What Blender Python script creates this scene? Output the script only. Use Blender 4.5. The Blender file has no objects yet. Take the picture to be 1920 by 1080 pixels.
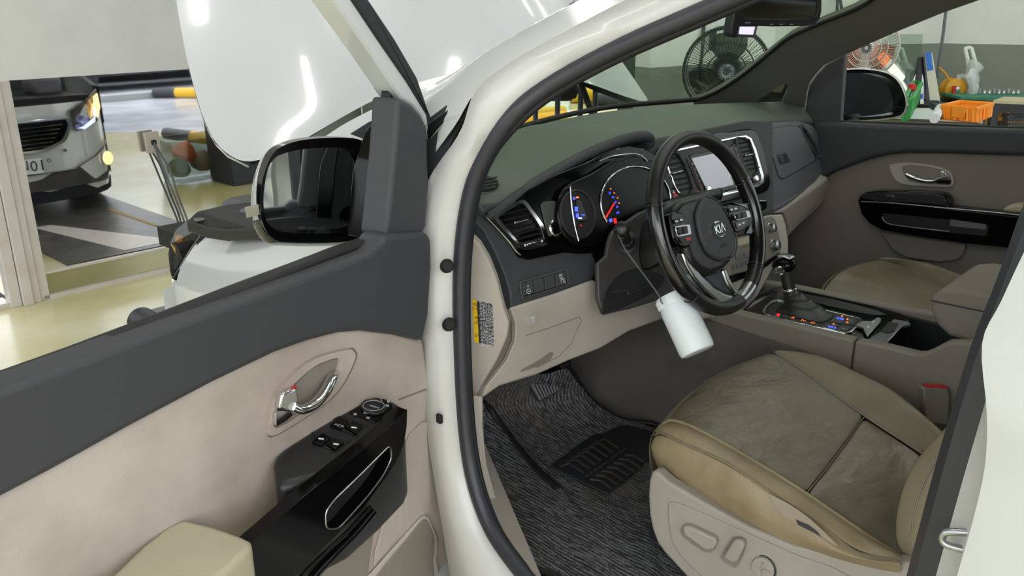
import bpy, bmesh, math, random
from mathutils import Vector, Matrix
from mathutils.geometry import tessellate_polygon
random.seed(7)
V = Vector
SC = bpy.context.scene
COL = SC.collection
# ------------------------------------------------------------------ camera
FPX = 1600.0; CAMH = 1.60; YAW = .8124; PITCH = .3337
cyw, syw, cpt, spt = math.cos(YAW), math.sin(YAW), math.cos(PITCH), math.sin(PITCH)
FW = V((syw*cpt, cyw*cpt, -spt)); RT = V((cyw, -syw, 0)); UP = RT.cross(FW)
CAM = V((0, 0, CAMH))
cd = bpy.data.cameras.new('camera'); cam = bpy.data.objects.new('camera', cd); COL.objects.link(cam)
cd.sensor_width = 36; cd.lens = 36*FPX/1920; cd.clip_start = .02; cd.clip_end = 300
M = Matrix((RT, UP, -FW)).transposed().to_4x4(); M.translation = CAM
cam.matrix_world = M; SC.camera = cam
# ------------------------------------------------------------------ world and exposure
SC.view_settings.view_transform = 'Standard'; SC.view_settings.look = 'None'
SC.view_settings.gamma = 1; SC.view_settings.exposure = 0.4
SC.view_settings.use_curve_mapping = False
W = bpy.data.worlds.new('world'); SC.world = W; W.use_nodes = True
bg = W.node_tree.nodes['Background']; bg.inputs[0].default_value = (.93, .97, 1.0, 1); bg.inputs[1].default_value = 1.9
_t = W.node_tree; _tc = _t.nodes.new('ShaderNodeTexCoord'); _s = _t.nodes.new('ShaderNodeSeparateXYZ'); _r = _t.nodes.new('ShaderNodeValToRGB')
_t.links.new(_tc.outputs['Generated'], _s.inputs[0]); _t.links.new(_s.outputs['Z'], _r.inputs['Fac']); _t.links.new(_r.outputs['Color'], bg.inputs[0])
_r.color_ramp.elements[0].position = 0.04; _r.color_ramp.elements[0].color = (.16, .17, .17, 1); _r.color_ramp.elements[1].position = .22; _r.color_ramp.elements[1].color = (.93, .97, 1, 1)
sun = bpy.data.lights.new('daylight', 'AREA'); sun.shape = 'RECTANGLE'; sun.size = 7; sun.size_y = 3.2; sun.energy = 95; sun.color = (1, .98, .95)
so = bpy.data.objects.new('daylight_opening', sun); COL.objects.link(so); so.location = (-2.2, -3.6, 2.6)
so.rotation_euler = (V((1.6, 1.0, .9))-V(so.location)).to_track_quat('-Z', 'Y').to_euler()

# ------------------------------------------------------------------ helpers
def ray(px, py): return FW + RT*((px-960)/FPX) - UP*((py-540)/FPX)
def A(px, py, X=None, Y=None, Z=None, D=None):
    """world point of the survey photograph's pixel on a known x, y, z plane or depth"""
    r = ray(px, py)
    if X is not None: t = X/r.x
    elif Y is not None: t = Y/r.y
    elif Z is not None: t = (Z-CAMH)/r.z
    else: t = D
    return CAM + r*t
class Pl:
    def __init__(s, p, n):
        s.p = V(p); s.n = V(n).normalized()
        if s.n.dot(CAM-s.p) < 0: s.n = -s.n
    def at(s, px, py, off=0):
        r = ray(px, py); p = s.p + s.n*off
        return CAM + r*((p-CAM).dot(s.n)/r.dot(s.n))
    def pts(s, L, off=0): return [s.at(x, y, off) for x, y in L]
def P3(a, b, c): return Pl(a, (V(b)-V(a)).cross(V(c)-V(a)))
def lin(c): return tuple((x/255/12.92 if x/255 <= .04045 else ((x/255+.055)/1.055)**2.4) for x in c)
MATS = {}
def mat(name, rgb, rough=.5, metal=0, coat=0, bump=0, bscale=200, var=0, vscale=4, rgb2=None, emit=0, alpha=1, spec=.5, sheen=0, aniso=None):
    m = bpy.data.materials.new(name); m.use_nodes = True; nt = m.node_tree; b = nt.nodes['Principled BSDF']
    c = lin(rgb)
    b.inputs['Base Color'].default_value = (*c, 1); b.inputs['Roughness'].default_value = rough
    b.inputs['Metallic'].default_value = metal; b.inputs['Coat Weight'].default_value = coat
    b.inputs['Coat Roughness'].default_value = .04
    b.inputs['Specular IOR Level'].default_value = spec; b.inputs['Alpha'].default_value = alpha
    if sheen: b.inputs['Sheen Weight'].default_value = sheen
    tc = nt.nodes.new('ShaderNodeTexCoord')
    if var:
        n = nt.nodes.new('ShaderNodeTexNoise'); n.inputs['Scale'].default_value = vscale; n.inputs['Detail'].default_value = 6
        nt.links.new(tc.outputs['Object'], n.inputs['Vector'])
        r = nt.nodes.new('ShaderNodeValToRGB'); r.color_ramp.elements[0].position = .38; r.color_ramp.elements[1].position = .66
        d = lin(rgb2) if rgb2 else tuple(x*(1-var) for x in c)
        r.color_ramp.elements[0].color = (*c, 1); r.color_ramp.elements[1].color = (*d, 1)
        nt.links.new(n.outputs['Fac'], r.inputs['Fac']); nt.links.new(r.outputs['Color'], b.inputs['Base Color'])
    if bump:
        n = nt.nodes.new('ShaderNodeTexNoise'); n.inputs['Scale'].default_value = bscale; n.inputs['Detail'].default_value = 3
        nt.links.new(tc.outputs['Object'], n.inputs['Vector'])
        if aniso:
            mp = nt.nodes.new('ShaderNodeMapping'); mp.inputs['Scale'].default_value = aniso
            nt.links.new(tc.outputs['Object'], mp.inputs['Vector']); nt.links.new(mp.outputs['Vector'], n.inputs['Vector'])
        bp = nt.nodes.new('ShaderNodeBump'); bp.inputs['Strength'].default_value = bump; bp.inputs['Distance'].default_value = .002
        nt.links.new(n.outputs['Fac'], bp.inputs['Height']); nt.links.new(bp.outputs['Normal'], b.inputs['Normal'])
    if emit:
        b.inputs['Emission Color'].default_value = (*c, 1); b.inputs['Emission Strength'].default_value = emit
    MATS[name] = m; return m
def glassmat(name, rgb, glossy=.08, rough=0.0):
    """thin pane: tinted see-through with a clear reflection at grazing angles"""
    m = bpy.data.materials.new(name); m.use_nodes = True; nt = m.node_tree; nt.nodes.clear()
    o = nt.nodes.new('ShaderNodeOutputMaterial'); mx = nt.nodes.new('ShaderNodeMixShader')
    t = nt.nodes.new('ShaderNodeBsdfTransparent'); g = nt.nodes.new('ShaderNodeBsdfGlossy')
    t.inputs[0].default_value = (*lin(rgb), 1); g.inputs['Roughness'].default_value = rough
    fr = nt.nodes.new('ShaderNodeLayerWeight'); fr.inputs['Blend'].default_value = .5
    pw = nt.nodes.new('ShaderNodeMath'); pw.operation = 'POWER'; pw.inputs[1].default_value = 4; nt.links.new(fr.outputs['Facing'], pw.inputs[0])
    ma = nt.nodes.new('ShaderNodeMath'); ma.operation = 'MULTIPLY_ADD'; ma.inputs[1].default_value = .35; ma.inputs[2].default_value = glossy
    nt.links.new(pw.outputs[0], ma.inputs[0]); nt.links.new(ma.outputs[0], mx.inputs[0])
    nt.links.new(t.outputs[0], mx.inputs[1]); nt.links.new(g.outputs[0], mx.inputs[2]); nt.links.new(mx.outputs[0], o.inputs[0])
    MATS[name] = m; return m

OFF = {}
def link(o, parent=None):
    COL.objects.link(o)
    if parent is not None: o.parent = parent; OFF[o.name] = OFF[parent.name]
def tag(o, label=None, cat=None, group=None, kind=None):
    if label: o['label'] = label
    if cat: o['category'] = cat
    if group: o['group'] = group
    if kind: o['kind'] = kind
    return o
def thing(name, loc, label, cat, group=None):
    o = bpy.data.objects.new(name, None); o.empty_display_size = .05; COL.objects.link(o); o.location = loc; OFF[o.name] = V(loc)
    return tag(o, label, cat, group)
def obj(name, verts, faces, m, parent=None, bevel=0, sub=0, solid=0, smooth=True, seg=2, recalc=True, ang=35):
    verts = [V(v) for v in verts]
    if parent is None:
        lo = V((sum(v.x for v in verts)/len(verts), sum(v.y for v in verts)/len(verts), min(v.z for v in verts)))
    else: lo = OFF[parent.name]
    me = bpy.data.meshes.new(name); me.from_pydata([v-lo for v in verts], [], faces)
    if recalc:
        bm = bmesh.new(); bm.from_mesh(me); bmesh.ops.recalc_face_normals(bm, faces=bm.faces); bm.to_mesh(me); bm.free()
    if isinstance(m, str): m = MATS[m]
    me.materials.append(m)
    if smooth: me.polygons.foreach_set('use_smooth', [True]*len(me.polygons))
    o = bpy.data.objects.new(name, me)
    if parent is None: COL.objects.link(o); o.location = lo; OFF[o.name] = lo
    else: link(o, parent)
    if solid:
        s = o.modifiers.new('s', 'SOLIDIFY'); s.thickness = solid; s.offset = 0
    if bevel:
        b = o.modifiers.new('b', 'BEVEL'); b.width = bevel; b.segments = seg; b.limit_method = 'ANGLE'; b.angle_limit = math.radians(ang); b.use_clamp_overlap = True
        b.harden_normals = False
    if sub:
        s = o.modifiers.new('u', 'SUBSURF'); s.levels = sub; s.render_levels = sub
    if smooth and not sub:
        try:
            me.set_sharp_from_angle(angle=math.radians(40))
        except Exception: pass
    return o
def cr(P, n=6, closed=False):
    """Catmull-Rom through points (2D or 3D)"""
    P = [V(p) for p in P]; N = len(P); out = []
    rng = range(N) if closed else range(N-1)
    for i in rng:
        if closed: p0, p1, p2, p3 = P[(i-1) % N], P[i], P[(i+1) % N], P[(i+2) % N]
        else: p1, p2 = P[i], P[i+1]; p0 = P[i-1] if i else p1*2-p2; p3 = P[i+2] if i+2 < N else p2*2-p1
        for k in range(n):
            t = k/n
            out.append(.5*((2*p1)+(p2-p0)*t+(2*p0-5*p1+4*p2-p3)*t*t+(3*p1-p0-3*p2+p3)*t**3))
    if not closed: out.append(P[-1].copy())
    return out
def rnd(P, r=.25, n=4):
    """round every corner of a closed 2D/3D outline; r = fraction of the shorter adjoining side"""
    P = [V(p) for p in P]; out = []; N = len(P)
    for i in range(N):
        a, b, c = P[i-1], P[i], P[(i+1) % N]; l = min((a-b).length, (c-b).length)*min(r, .5)
        s = b+(a-b).normalized()*l; e = b+(c-b).normalized()*l
        for k in range(n+1):
            t = k/n; out.append(s*(1-t)**2+b*2*t*(1-t)+e*t*t)
    return out
def resample(P, n):
    P = [V(p) for p in P]; L = [0]
    for i in range(1, len(P)): L.append(L[-1]+(P[i]-P[i-1]).length)
    out = []; j = 0
    for k in range(n):
        s = L[-1]*k/(n-1)
        while j < len(P)-2 and L[j+1] < s: j += 1
        d = L[j+1]-L[j]; t = 0 if d < 1e-9 else (s-L[j])/d
        out.append(P[j].lerp(P[j+1], min(1, max(0, t))))
    return out
def prism(name, front, back, m, parent=None, bevel=.002, holes=(), seg=2, **k):
    """closed solid from matching front/back loops (holes: list of (front, back))"""
    loops = [(front, back)]+list(holes); verts = []; faces = []; base = []
    for f, b in loops:
        base.append((len(verts), len(f))); verts += list(f)+list(b)
    flat = [V(v) for f, b in loops for v in f]
    idx = []
    for (s, n) in base: idx += [s+i for i in range(n)]
    tris = tessellate_polygon([[V(v) for v in f] for f, b in loops])
    sh = {}
    for (s, n) in base:
        for i in range(n): sh[s+i] = s+n+i
    if len(loops) == 1:
        n = len(front); faces.append(list(range(n))); faces.append(list(range(2*n-1, n-1, -1)))
    else:
        for t in tris:
            a = [idx[i] for i in t]; faces.append(a); faces.append([sh[i] for i in reversed(a)])
    for (s, n) in base:
        for i in range(n):
            j = (i+1) % n; faces.append([s+i, s+n+i, s+n+j, s+j])
    return obj(name, verts, faces, m, parent, bevel=bevel, seg=seg, **k)
def slab(name, pl, px, m, parent=None, th=.01, off=0, bevel=.002, r=0, sm=0, holes=(), **k):
    """solid plate standing on plane pl with the outline surveyed at pixels px"""
    def lp(q):
        q = [V((x, y, 0)) for x, y in q]
        if sm: q = cr(q, sm, True)
        elif r: q = rnd(q, r)
        return [(v.x, v.y) for v in q]
    q = lp(px); f = pl.pts(q, off+th); b = [v-pl.n*th for v in f]
    H = []
    for h in holes:
        hf = pl.pts(lp(h), off+th); H.append((hf, [v-pl.n*th for v in hf]))
    return prism(name, f, b, m, parent, bevel, H, **k)
def tube(name, P, r, m, parent=None, res=10, closed=False, sm=0, cap=True, flat=None, **k):
    P = [V(p) for p in P]
    if sm: P = cr(P, sm, closed)
    n = len(P); R = r if isinstance(r, (list, tuple)) else None
    T = []
    for i in range(n):
        if closed: t = P[(i+1) % n]-P[i-1]
        else: t = P[min(i+1, n-1)]-P[max(i-1, 0)]
        T.append(t.normalized())
    up = V((0, 0, 1)) if abs(T[0].z) < .9 else V((1, 0, 0))
    if flat is not None: up = V(flat)
    a = (up-T[0]*up.dot(T[0])).normalized(); verts = []
    for i in range(n):
        if flat is not None: a = V(flat)
        a = (a-T[i]*a.dot(T[i])).normalized(); b = T[i].cross(a)
        if R: rr = R[0]+(R[1]-R[0])*i/(n-1) if len(R) == 2 else R[min(len(R)-1, int(i/(n-1)*(len(R)-1)+.5))]
        else: rr = r
        for j in range(res):
            g = 2*math.pi*j/res
            ky = k.get('ky', 1)
            verts.append(P[i]+a*(math.cos(g)*rr)+b*(math.sin(g)*rr*ky))
    faces = []
    for i in range(n if closed else n-1):
        for j in range(res):
            q = (i+1) % n; faces.append([i*res+j, i*res+(j+1) % res, q*res+(j+1) % res, q*res+j])
    if cap and not closed:
        faces.append(list(range(res))[::-1]); faces.append([(n-1)*res+j for j in range(res)])
    k.pop('ky', None)
    return obj(name, verts, faces, m, parent, **k)
def grid(name, rows, m, parent=None, closed=False, **k):
    n = len(rows[0]); verts = [v for r in rows for v in r]; faces = []
    for i in range(len(rows)-1):
        for j in range(n if closed else n-1):
            q = (j+1) % n; faces.append([i*n+j, i*n+q, (i+1)*n+q, (i+1)*n+j])
    return obj(name, verts, faces, m, parent, **k)
def lathe(name, prof, o, ax, m, parent=None, res=24, u=None, sx=1, **k):
    """profile [(radius, height)] about axis ax from o"""
    ax = V(ax).normalized(); t = V(u) if u else (V((0, 0, 1)) if abs(ax.z) < .9 else V((1, 0, 0)))
    a = (t-ax*t.dot(ax)).normalized(); b = ax.cross(a); rows = []
    for r, h in prof:
        rows.append([V(o)+ax*h+a*(math.cos(2*math.pi*j/res)*r)+b*(math.sin(2*math.pi*j/res)*r*sx) for j in range(res)])
    verts = [v for r in rows for v in r]; faces = []
    for i in range(len(rows)-1):
        for j in range(res):
            q = (j+1) % res; faces.append([i*res+j, i*res+q, (i+1)*res+q, (i+1)*res+j])
    if prof[0][0] > 1e-4: faces.append(list(range(res)))
    if prof[-1][0] > 1e-4: faces.append([(len(rows)-1)*res+j for j in range(res)])
    return obj(name, verts, faces, m, parent, **k)
def box(name, c, s, m, parent=None, ax=None, bevel=.002, **k):
    ax = ax or (V((1, 0, 0)), V((0, 1, 0)), V((0, 0, 1))); c = V(c); vs = []
    for z in (-1, 1):
        for y in (-1, 1):
            for x in (-1, 1): vs.append(c+ax[0]*(x*s[0]/2)+ax[1]*(y*s[1]/2)+ax[2]*(z*s[2]/2))
    return obj(name, vs, [[0, 2, 3, 1], [4, 5, 7, 6], [0, 1, 5, 4], [2, 6, 7, 3], [0, 4, 6, 2], [1, 3, 7, 5]], m, parent, bevel=bevel, **k)
def multibox(name, L, m, parent=None, ax=None, bevel=0, **k):
    """several boxes that belong to ONE part (slats, bars): L = [(centre, size[, axes])]"""
    vs = []; fs = []
    for it in L:
        c, s = V(it[0]), it[1]; a = it[2] if len(it) > 2 else (ax or (V((1, 0, 0)), V((0, 1, 0)), V((0, 0, 1))))
        b0 = len(vs)
        for z in (-1, 1):
            for y in (-1, 1):
                for x in (-1, 1): vs.append(c+a[0]*(x*s[0]/2)+a[1]*(y*s[1]/2)+a[2]*(z*s[2]/2))
        fs += [[b0+i for i in f] for f in ([0, 2, 3, 1], [4, 5, 7, 6], [0, 1, 5, 4], [2, 6, 7, 3], [0, 4, 6, 2], [1, 3, 7, 5])]
    return obj(name, vs, fs, m, parent, bevel=bevel, **k)
def bar(a, b, w, t, n):
    """box spec for multibox: from a to b, width w, thickness t along n"""
    a, b, n = V(a), V(b), V(n).normalized(); u = (b-a); L = u.length; u.normalize(); v = n.cross(u).normalized(); n2 = u.cross(v)
    return ((a+b)/2, (L, w, t), (u, v, n2))
def text(name, s, o, u, n, size, m, parent=None, ext=.0004, mirror=False, align='CENTER'):
    cu = bpy.data.curves.new(name, 'FONT'); cu.body = s; cu.size = 1; cu.align_x = align; cu.align_y = 'CENTER'; cu.resolution_u = 2
    to = bpy.data.objects.new(name, cu); COL.objects.link(to); bpy.context.view_layer.update()
    me = bpy.data.meshes.new_from_object(to.evaluated_get(bpy.context.evaluated_depsgraph_get()))
    bpy.data.objects.remove(to)
    u = V(u).normalized(); n = V(n).normalized(); v = n.cross(u).normalized()
    if mirror: u = -u
    vs = [V(o)+u*(q.co.x*size)+v*(q.co.y*size)+n*ext for q in me.vertices]; fs = [list(p.vertices) for p in me.polygons]
    bpy.data.meshes.remove(me)
    if not fs: return None
    return obj(name, vs, fs, m, parent, smooth=False, recalc=False)
def ptext(name, s, pl, px, py, d, hpx, m, parent=None, off=.001):
    """lettering on plane pl; d = reading direction in the survey pixels, hpx = size"""
    o = pl.at(px, py, off); u = pl.at(px+d[0], py+d[1], off)-o; u.normalize()
    v = pl.n.cross(u); q = pl.at(px-d[1]*.01, py+d[0]*.01, off)
    sz = (pl.at(px, py-hpx/2, off)-pl.at(px, py+hpx/2, off)).length*1.25
    return text(name, s, o, u, pl.n, sz, m, parent)

# ------------------------------------------------------------------ materials
mat('white paint', (200, 204, 206), .16, coat=1, var=.03, vscale=3)
mat('jamb paint', (204, 204, 203), .35, coat=.4, var=.08, vscale=9)
mat('charcoal plastic', (60, 61, 66), .55, bump=.35, bscale=900)
mat('dash plastic', (67, 70, 70), .5, bump=.35, bscale=900)
mat('grey plastic', (100, 102, 108), .5, bump=.2, bscale=900)
mat('beige plastic', (182, 174, 165), .55, bump=.25, bscale=700, var=.12, vscale=7)
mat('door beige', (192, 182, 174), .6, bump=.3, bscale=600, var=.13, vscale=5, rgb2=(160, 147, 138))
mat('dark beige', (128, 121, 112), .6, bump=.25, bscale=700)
mat('pillar trim', (112, 109, 103), .7, bump=.2, bscale=900)
mat('pedal rubber', (58, 58, 60), .45)
mat('rubber', (36, 37, 42), .5, bump=.15, bscale=60)
mat('seal rubber', (48, 49, 56), .42, bump=.5, bscale=40)
mat('matte black', (22, 22, 24), .6)
mat('black plastic', (32, 32, 34), .42, bump=.15, bscale=800)
mat('gloss black', (7, 7, 8), .1, spec=.22)
mat('lens black', (8, 8, 10), .25, spec=.2)
mat('chrome', (225, 226, 230), .09, metal=1)
mat('satin silver', (175, 177, 182), .28, metal=1)
mat('leather black', (26, 26, 27), .33, bump=.25, bscale=500)
mat('mirror glass', (210, 215, 215), .015, metal=1)
mat('dark mirror', (140, 145, 147), .05, metal=1)
mat('white marks', (225, 228, 235), .5)
mat('grey marks', (150, 152, 156), .5)
mat('red glow', (255, 30, 25), .4, emit=1.3)
mat('orange glow', (255, 120, 60), .4, emit=1.0)
mat('blue glow', (60, 80, 255), .4, emit=1.6)
mat('white glow', (190, 200, 255), .4, emit=1.2)
mat('red plastic', (190, 40, 38), .4)
mat('yellow label', (245, 200, 20), .5)
mat('bottle plastic', (234, 242, 248), .35, spec=.4)
MATS['bottle plastic'].node_tree.nodes['Principled BSDF'].inputs['Subsurface Weight'].default_value = .5
MATS['bottle plastic'].node_tree.nodes['Principled BSDF'].inputs['Subsurface Radius'].default_value = (.03, .03, .03)
glassmat('windshield glass', (212, 228, 214), .05)
glassmat('quarter glass', (120, 128, 122), .12)
glassmat('clear glass', (228, 236, 230), .05)
glassmat('clear plastic', (225, 230, 232), .10, .1)
# ================================================================== SETTING
def paintwall(name, low, high, zc):
    m = mat(name, high, .7, bump=.15, bscale=30)
    nt = m.node_tree; b = nt.nodes['Principled BSDF']
    g = nt.nodes.new('ShaderNodeNewGeometry'); s = nt.nodes.new('ShaderNodeSeparateXYZ'); nt.links.new(g.outputs['Position'], s.inputs[0])
    c = nt.nodes.new('ShaderNodeMath'); c.operation = 'GREATER_THAN'; c.inputs[1].default_value = zc; nt.links.new(s.outputs['Z'], c.inputs[0])
    n = nt.nodes.new('ShaderNodeTexNoise'); n.inputs['Scale'].default_value = 3; n.inputs['Detail'].default_value = 8; nt.links.new(g.outputs['Position'], n.inputs['Vector'])
    mx = nt.nodes.new('ShaderNodeMix'); mx.data_type = 'RGBA'; mx.inputs['A'].default_value = (*lin(low), 1); mx.inputs['B'].default_value = (*lin(high), 1); nt.links.new(c.outputs[0], mx.inputs['Factor'])
    m2 = nt.nodes.new('ShaderNodeMix'); m2.data_type = 'RGBA'; m2.blend_type = 'MULTIPLY'; m2.inputs['Factor'].default_value = .18
    nt.links.new(mx.outputs['Result'], m2.inputs['A']); nt.links.new(n.outputs['Fac'], m2.inputs['B']); nt.links.new(m2.outputs['Result'], b.inputs['Base Color'])
    return m
paintwall('two tone wall', (142, 146, 136), (242, 243, 238), 1.2)
mat('office panel', (218, 220, 220), .6, var=.06, vscale=5, bump=.05, bscale=40)
mat('ceiling paint', (170, 174, 176), .8)
mat('epoxy floor', (186, 178, 122), .2, var=.25, vscale=1.2, rgb2=(214, 208, 176), bump=.12, bscale=4)
mat('wet concrete', (214, 216, 224), .2, var=.3, vscale=.9, rgb2=(160, 163, 172), bump=.4, bscale=3)
mat('dark interior', (40, 40, 42), .8)
mat('aluminium frame', (212, 208, 204), .4, metal=.2, var=.2, vscale=9, rgb2=(206, 198, 192))
mat('kick panel', (190, 190, 160), .18, metal=.85, var=.15, vscale=2)
mat('yellow line', (170, 140, 60), .6)
def slab3(name, x0, x1, y0, y1, z0, z1, m, kind='structure'):
    return tag(box(name, ((x0+x1)/2, (y0+y1)/2, (z0+z1)/2), (x1-x0, y1-y0, z1-z0), m, bevel=0, smooth=False), kind=kind)
slab3('floor', -20, 24, -20, 13, -.1, 0, 'epoxy floor')
yl = [V((x, y, .004)) for x, y in [(-8, -17.6), (5.8, -.1), (9.5, -2.4), (24, -2.4), (24, -20), (-8, -20)]]
tag(prism('trim_1', yl, [v-V((0, 0, .05)) for v in yl], 'wet concrete', bevel=0, smooth=False), kind='structure')
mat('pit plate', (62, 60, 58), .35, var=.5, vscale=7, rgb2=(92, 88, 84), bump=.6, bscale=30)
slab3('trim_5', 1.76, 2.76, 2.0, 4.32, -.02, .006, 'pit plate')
yl = [V((x, y, .008)) for x, y in [(1.95, 3.1), (2.06, 3.1), (2.50, 4.25), (2.15, 4.25)]]
tag(prism('trim_6', yl, [v-V((0, 0, .01)) for v in yl], 'aluminium frame', bevel=0, smooth=False), kind='structure')
yl = [V((x, y, .009)) for x, y in [(2.55, 2.9), (2.58, 2.9), (2.60, 3.75), (2.57, 3.75)]]
tag(prism('trim_7', yl, [v-V((0, 0, .01)) for v in yl], 'yellow line', bevel=0, smooth=False), kind='structure')
slab3('trim_2', 2.5, 26, 13, 26, -.1, 0, 'wet concrete')
slab3('ceiling', -3, 10.5, -3.2, 6.2, 4.1, 4.2, 'ceiling paint')
# light strips under the ceiling; the last two added to brighten the far walls
lf = mat('tube light', (255, 252, 244), .4, emit=14)
first = None
for i, (x, y) in enumerate([(1.2, .3), (2.6, .3), (4.4, .3), (.2, 2.1), (1.9, 2.1), (3.4, 2.1), (5.2, 2.1), (7, .4), (6.2, 1.4), (7.4, -1.2)]):
    r_ = thing('ceiling_light', (x, y, 4.04), 'long white fluorescent lamp under the workshop ceiling, out of frame', 'lamp', 'fluorescent lamps under the workshop ceiling')
    box('housing', (x, y, 4.07), (.16, 1.5, .05), 'office panel', r_); box('tube', (x, y, 4.03), (.09, 1.44, .03), 'tube light', r_)
# back walls, seen through the windscreen and the passenger window
def wallseg(name, a, b, z1=4.1, th=.12, back=1):
    a, b = V((a[0], a[1], 0)), V((b[0], b[1], 0)); u = (b-a).normalized(); n = V((-u.y, u.x, 0))
    if n.dot(a) < 0: n = -n
    return tag(prism(name, [a, b, b+V((0, 0, z1)), a+V((0, 0, z1))], [a+n*th, b+n*th, b+n*th+V((0, 0, z1)), a+n*th+V((0, 0, z1))], 'two tone wall', bevel=0, smooth=False), kind='structure')
wallseg('wall_front', (4.10, 2.82), (5.15, 2.62)); wallseg('wall_pillar', (5.12, 2.83), (5.44, 2.77), th=.5)
wallseg('wall_back', (6.1, 3.457), (7.79, 2.473)); wallseg('wall_right', (7.79, 2.473), (9.6, -2.4))
# office wall with the mirrored pane at the left
OU = V((1, -.012, 0)).normalized(); ON = V((-.012, -1, 0)).normalized(); O0 = V((1.436, 4.92, 0))
def oz(s, z, d=0): return O0+OU*s+V((0, 0, z))+ON*d
def opanel(name, s0, s1, z0, z1, m, d0=-.04, d1=0, bev=0, parent=None, kind='structure'):
    o = prism(name, [oz(s0, z0, d1), oz(s1, z0, d1), oz(s1, z1, d1), oz(s0, z1, d1)], [oz(s0, z0, d0), oz(s1, z0, d0), oz(s1, z1, d0), oz(s0, z1, d0)], m, parent, bevel=bev, smooth=False)
    return tag(o, kind=kind) if parent is None else o
ZT = 1.175
opanel('wall_office', -4.5, 2.6, ZT, 4.1, 'office panel', -.08, .0)
w1 = thing('window_1', oz(1, .15), None, None); tag(w1, kind='structure')
m = bpy.data.materials.new('mirror pane'); m.use_nodes = True; nt = m.node_tree; b = nt.nodes['Principled BSDF']
b.inputs['Base Color'].default_value = (.88, .89, .89, 1); b.inputs['Metallic'].default_value = 1; b.inputs['Roughness'].default_value = .02
MATS['mirror pane'] = m
TL = -.012
o = prism('pane', [oz(.03, .15, 0), oz(2.55, .15, 0), oz(2.55, ZT, TL), oz(.03, ZT, TL)], [oz(.03, .15, -.02), oz(2.55, .15, -.02), oz(2.55, ZT, -.02), oz(.03, ZT, -.02)], 'mirror pane', w1, bevel=0, smooth=False)
opanel('sill_rail', .02, 2.56, .14, .152, 'aluminium frame', -.02, .012, parent=w1)
opanel('kick_plate', .03, 2.55, .02, .14, 'kick panel', -.02, 0, parent=w1)
opanel('bottom_rail', .0, 2.56, 0, .022, 'aluminium frame', -.02, .02, parent=w1)
for k, (s0, s1, d) in enumerate([(-.17, -.115, .03), (-.112, -.06, .05), (-.058, -.02, .035), (-.018, .03, .02)]):
    opanel('post_strip', s0, s1, 0, ZT, 'aluminium frame', -.05, d, .003, parent=w1)
# dark room beyond the open doorway at far left
dr = slab3('wall_left', -4.5, 1.3, 7.4, 7.5, 0, ZT, 'dark interior'); slab3('trim_3', -4.5, 1.3, 5.0, 7.4, 0, .012, 'dark interior')
opanel('trim_4', -3.2, -.17, 0, .03, 'aluminium frame', -.1, .02)
t = thing('office_chair', (.95, 5.55, 0), 'dark wheeled chair base just inside the dark doorway left of the aluminium post', 'chair')
for k in range(5):
    g = k*1.2566; e = V((.95+.24*math.cos(g), 5.55+.24*math.sin(g), .09)); tube('leg', [(.95, 5.55, .13), e], .016, 'black plastic', t)
    lathe('caster', [(.028, -.012), (.035, -.008), (.035, .008), (.028, .012)], e-V((0, 0, .05)), (1, 0, 0), 'gloss black', t, res=14)
tube('column', [(.95, 5.55, .1), (.95, 5.55, .42)], .025, 'chrome', t); lathe('seat', [(.2, 0), (.23, .02), (.23, .07), (.15, .09), (0.001, .09)], (.95, 5.55, .42), (0, 0, 1), 'black plastic', t)

# socket plate with two cables, on the pane
pm = Pl(oz(0, 0, .02), ON)
so_ = thing('wall_socket', pm.at(285, 268), 'beige socket box fixed on the mirrored pane with two grey cables plugged in', 'socket')
slab('cover', pm, [(271, 250), (297, 246), (303, 285), (278, 288)], 'beige plastic', so_, th=.03, bevel=.003)
slab('outlet', pm, [(283, 263), (293, 261), (295, 271), (285, 273)], 'matte black', so_, th=.034, r=.3)
for k, P in enumerate([[(288, 267), (296, 280), (318, 318), (335, 370), (352, 415)], [(288, 270), (300, 300), (318, 345), (334, 385), (350, 428)]]):
    pts = [pm.at(x, y, .03) for x, y in P]; pts.append(V((pts[-1].x+.03, pts[-1].y-.05, .01)))
    tag(tube('power_cable', pts, .006, 'grey plastic', sm=6), ['grey cable hanging from the socket box, the right one of the two', 'grey cable hanging from the socket box, the left one of the two'][k], 'cable', 'cables from the wall socket')

# ---- things the pane reflects: the open yard behind the photographer (yellow and black guard rails, clear tub, shelf post)
def refl(px, py, z=None, y=None):
    """place of a mirrored thing: follow the sight line to the pane, fold it back"""
    n = OU.cross(V((0, 0, 1.025))+ON*TL).normalized(); r = ray(px, py); O_ = O0+V((0, 0, .15)); d = (O_-CAM).dot(n)/r.dot(n); P = CAM+r*d; rr = r-n*(2*r.dot(n))
    if z is not None: t_ = (z-P.z)/rr.z
    else: t_ = (y-P.y)/rr.y
    return P+rr*t_
mat('safety yellow', (240, 186, 40), .5); mat('rail black', (48, 50, 56), .5)
def rail(name, a, b, r, cuts, label, grp):
    t_ = thing(name, a, label, 'guard rail', grp); a, b = V(a), V(b)
    for i in range(len(cuts)-1):
        tube('band', [a.lerp(b, cuts[i]), a.lerp(b, cuts[i+1])], r, ['rail black', 'safety yellow'][i % 2], t_, res=14)
    return t_
a = refl(312, 250, z=.12); b = refl(405, 262, z=.12); b = a+(b-a)*2
rail('guard_rail', a, b, .07, [0, .28, .75, 1], 'black and yellow guard rail on the floor seen in the mirrored pane, the near one', 'black and yellow guard rails')
a = refl(290, 174, z=.1); b = refl(366, 174, z=.1); b = a+(b-a)*1.8
rail('guard_rail', a, b, .09, [0, .3, .8, 1], 'black and yellow guard rail by the kerb seen in the mirrored pane, the far one', 'black and yellow guard rails')
c = refl(250, 183, z=.05)
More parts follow.
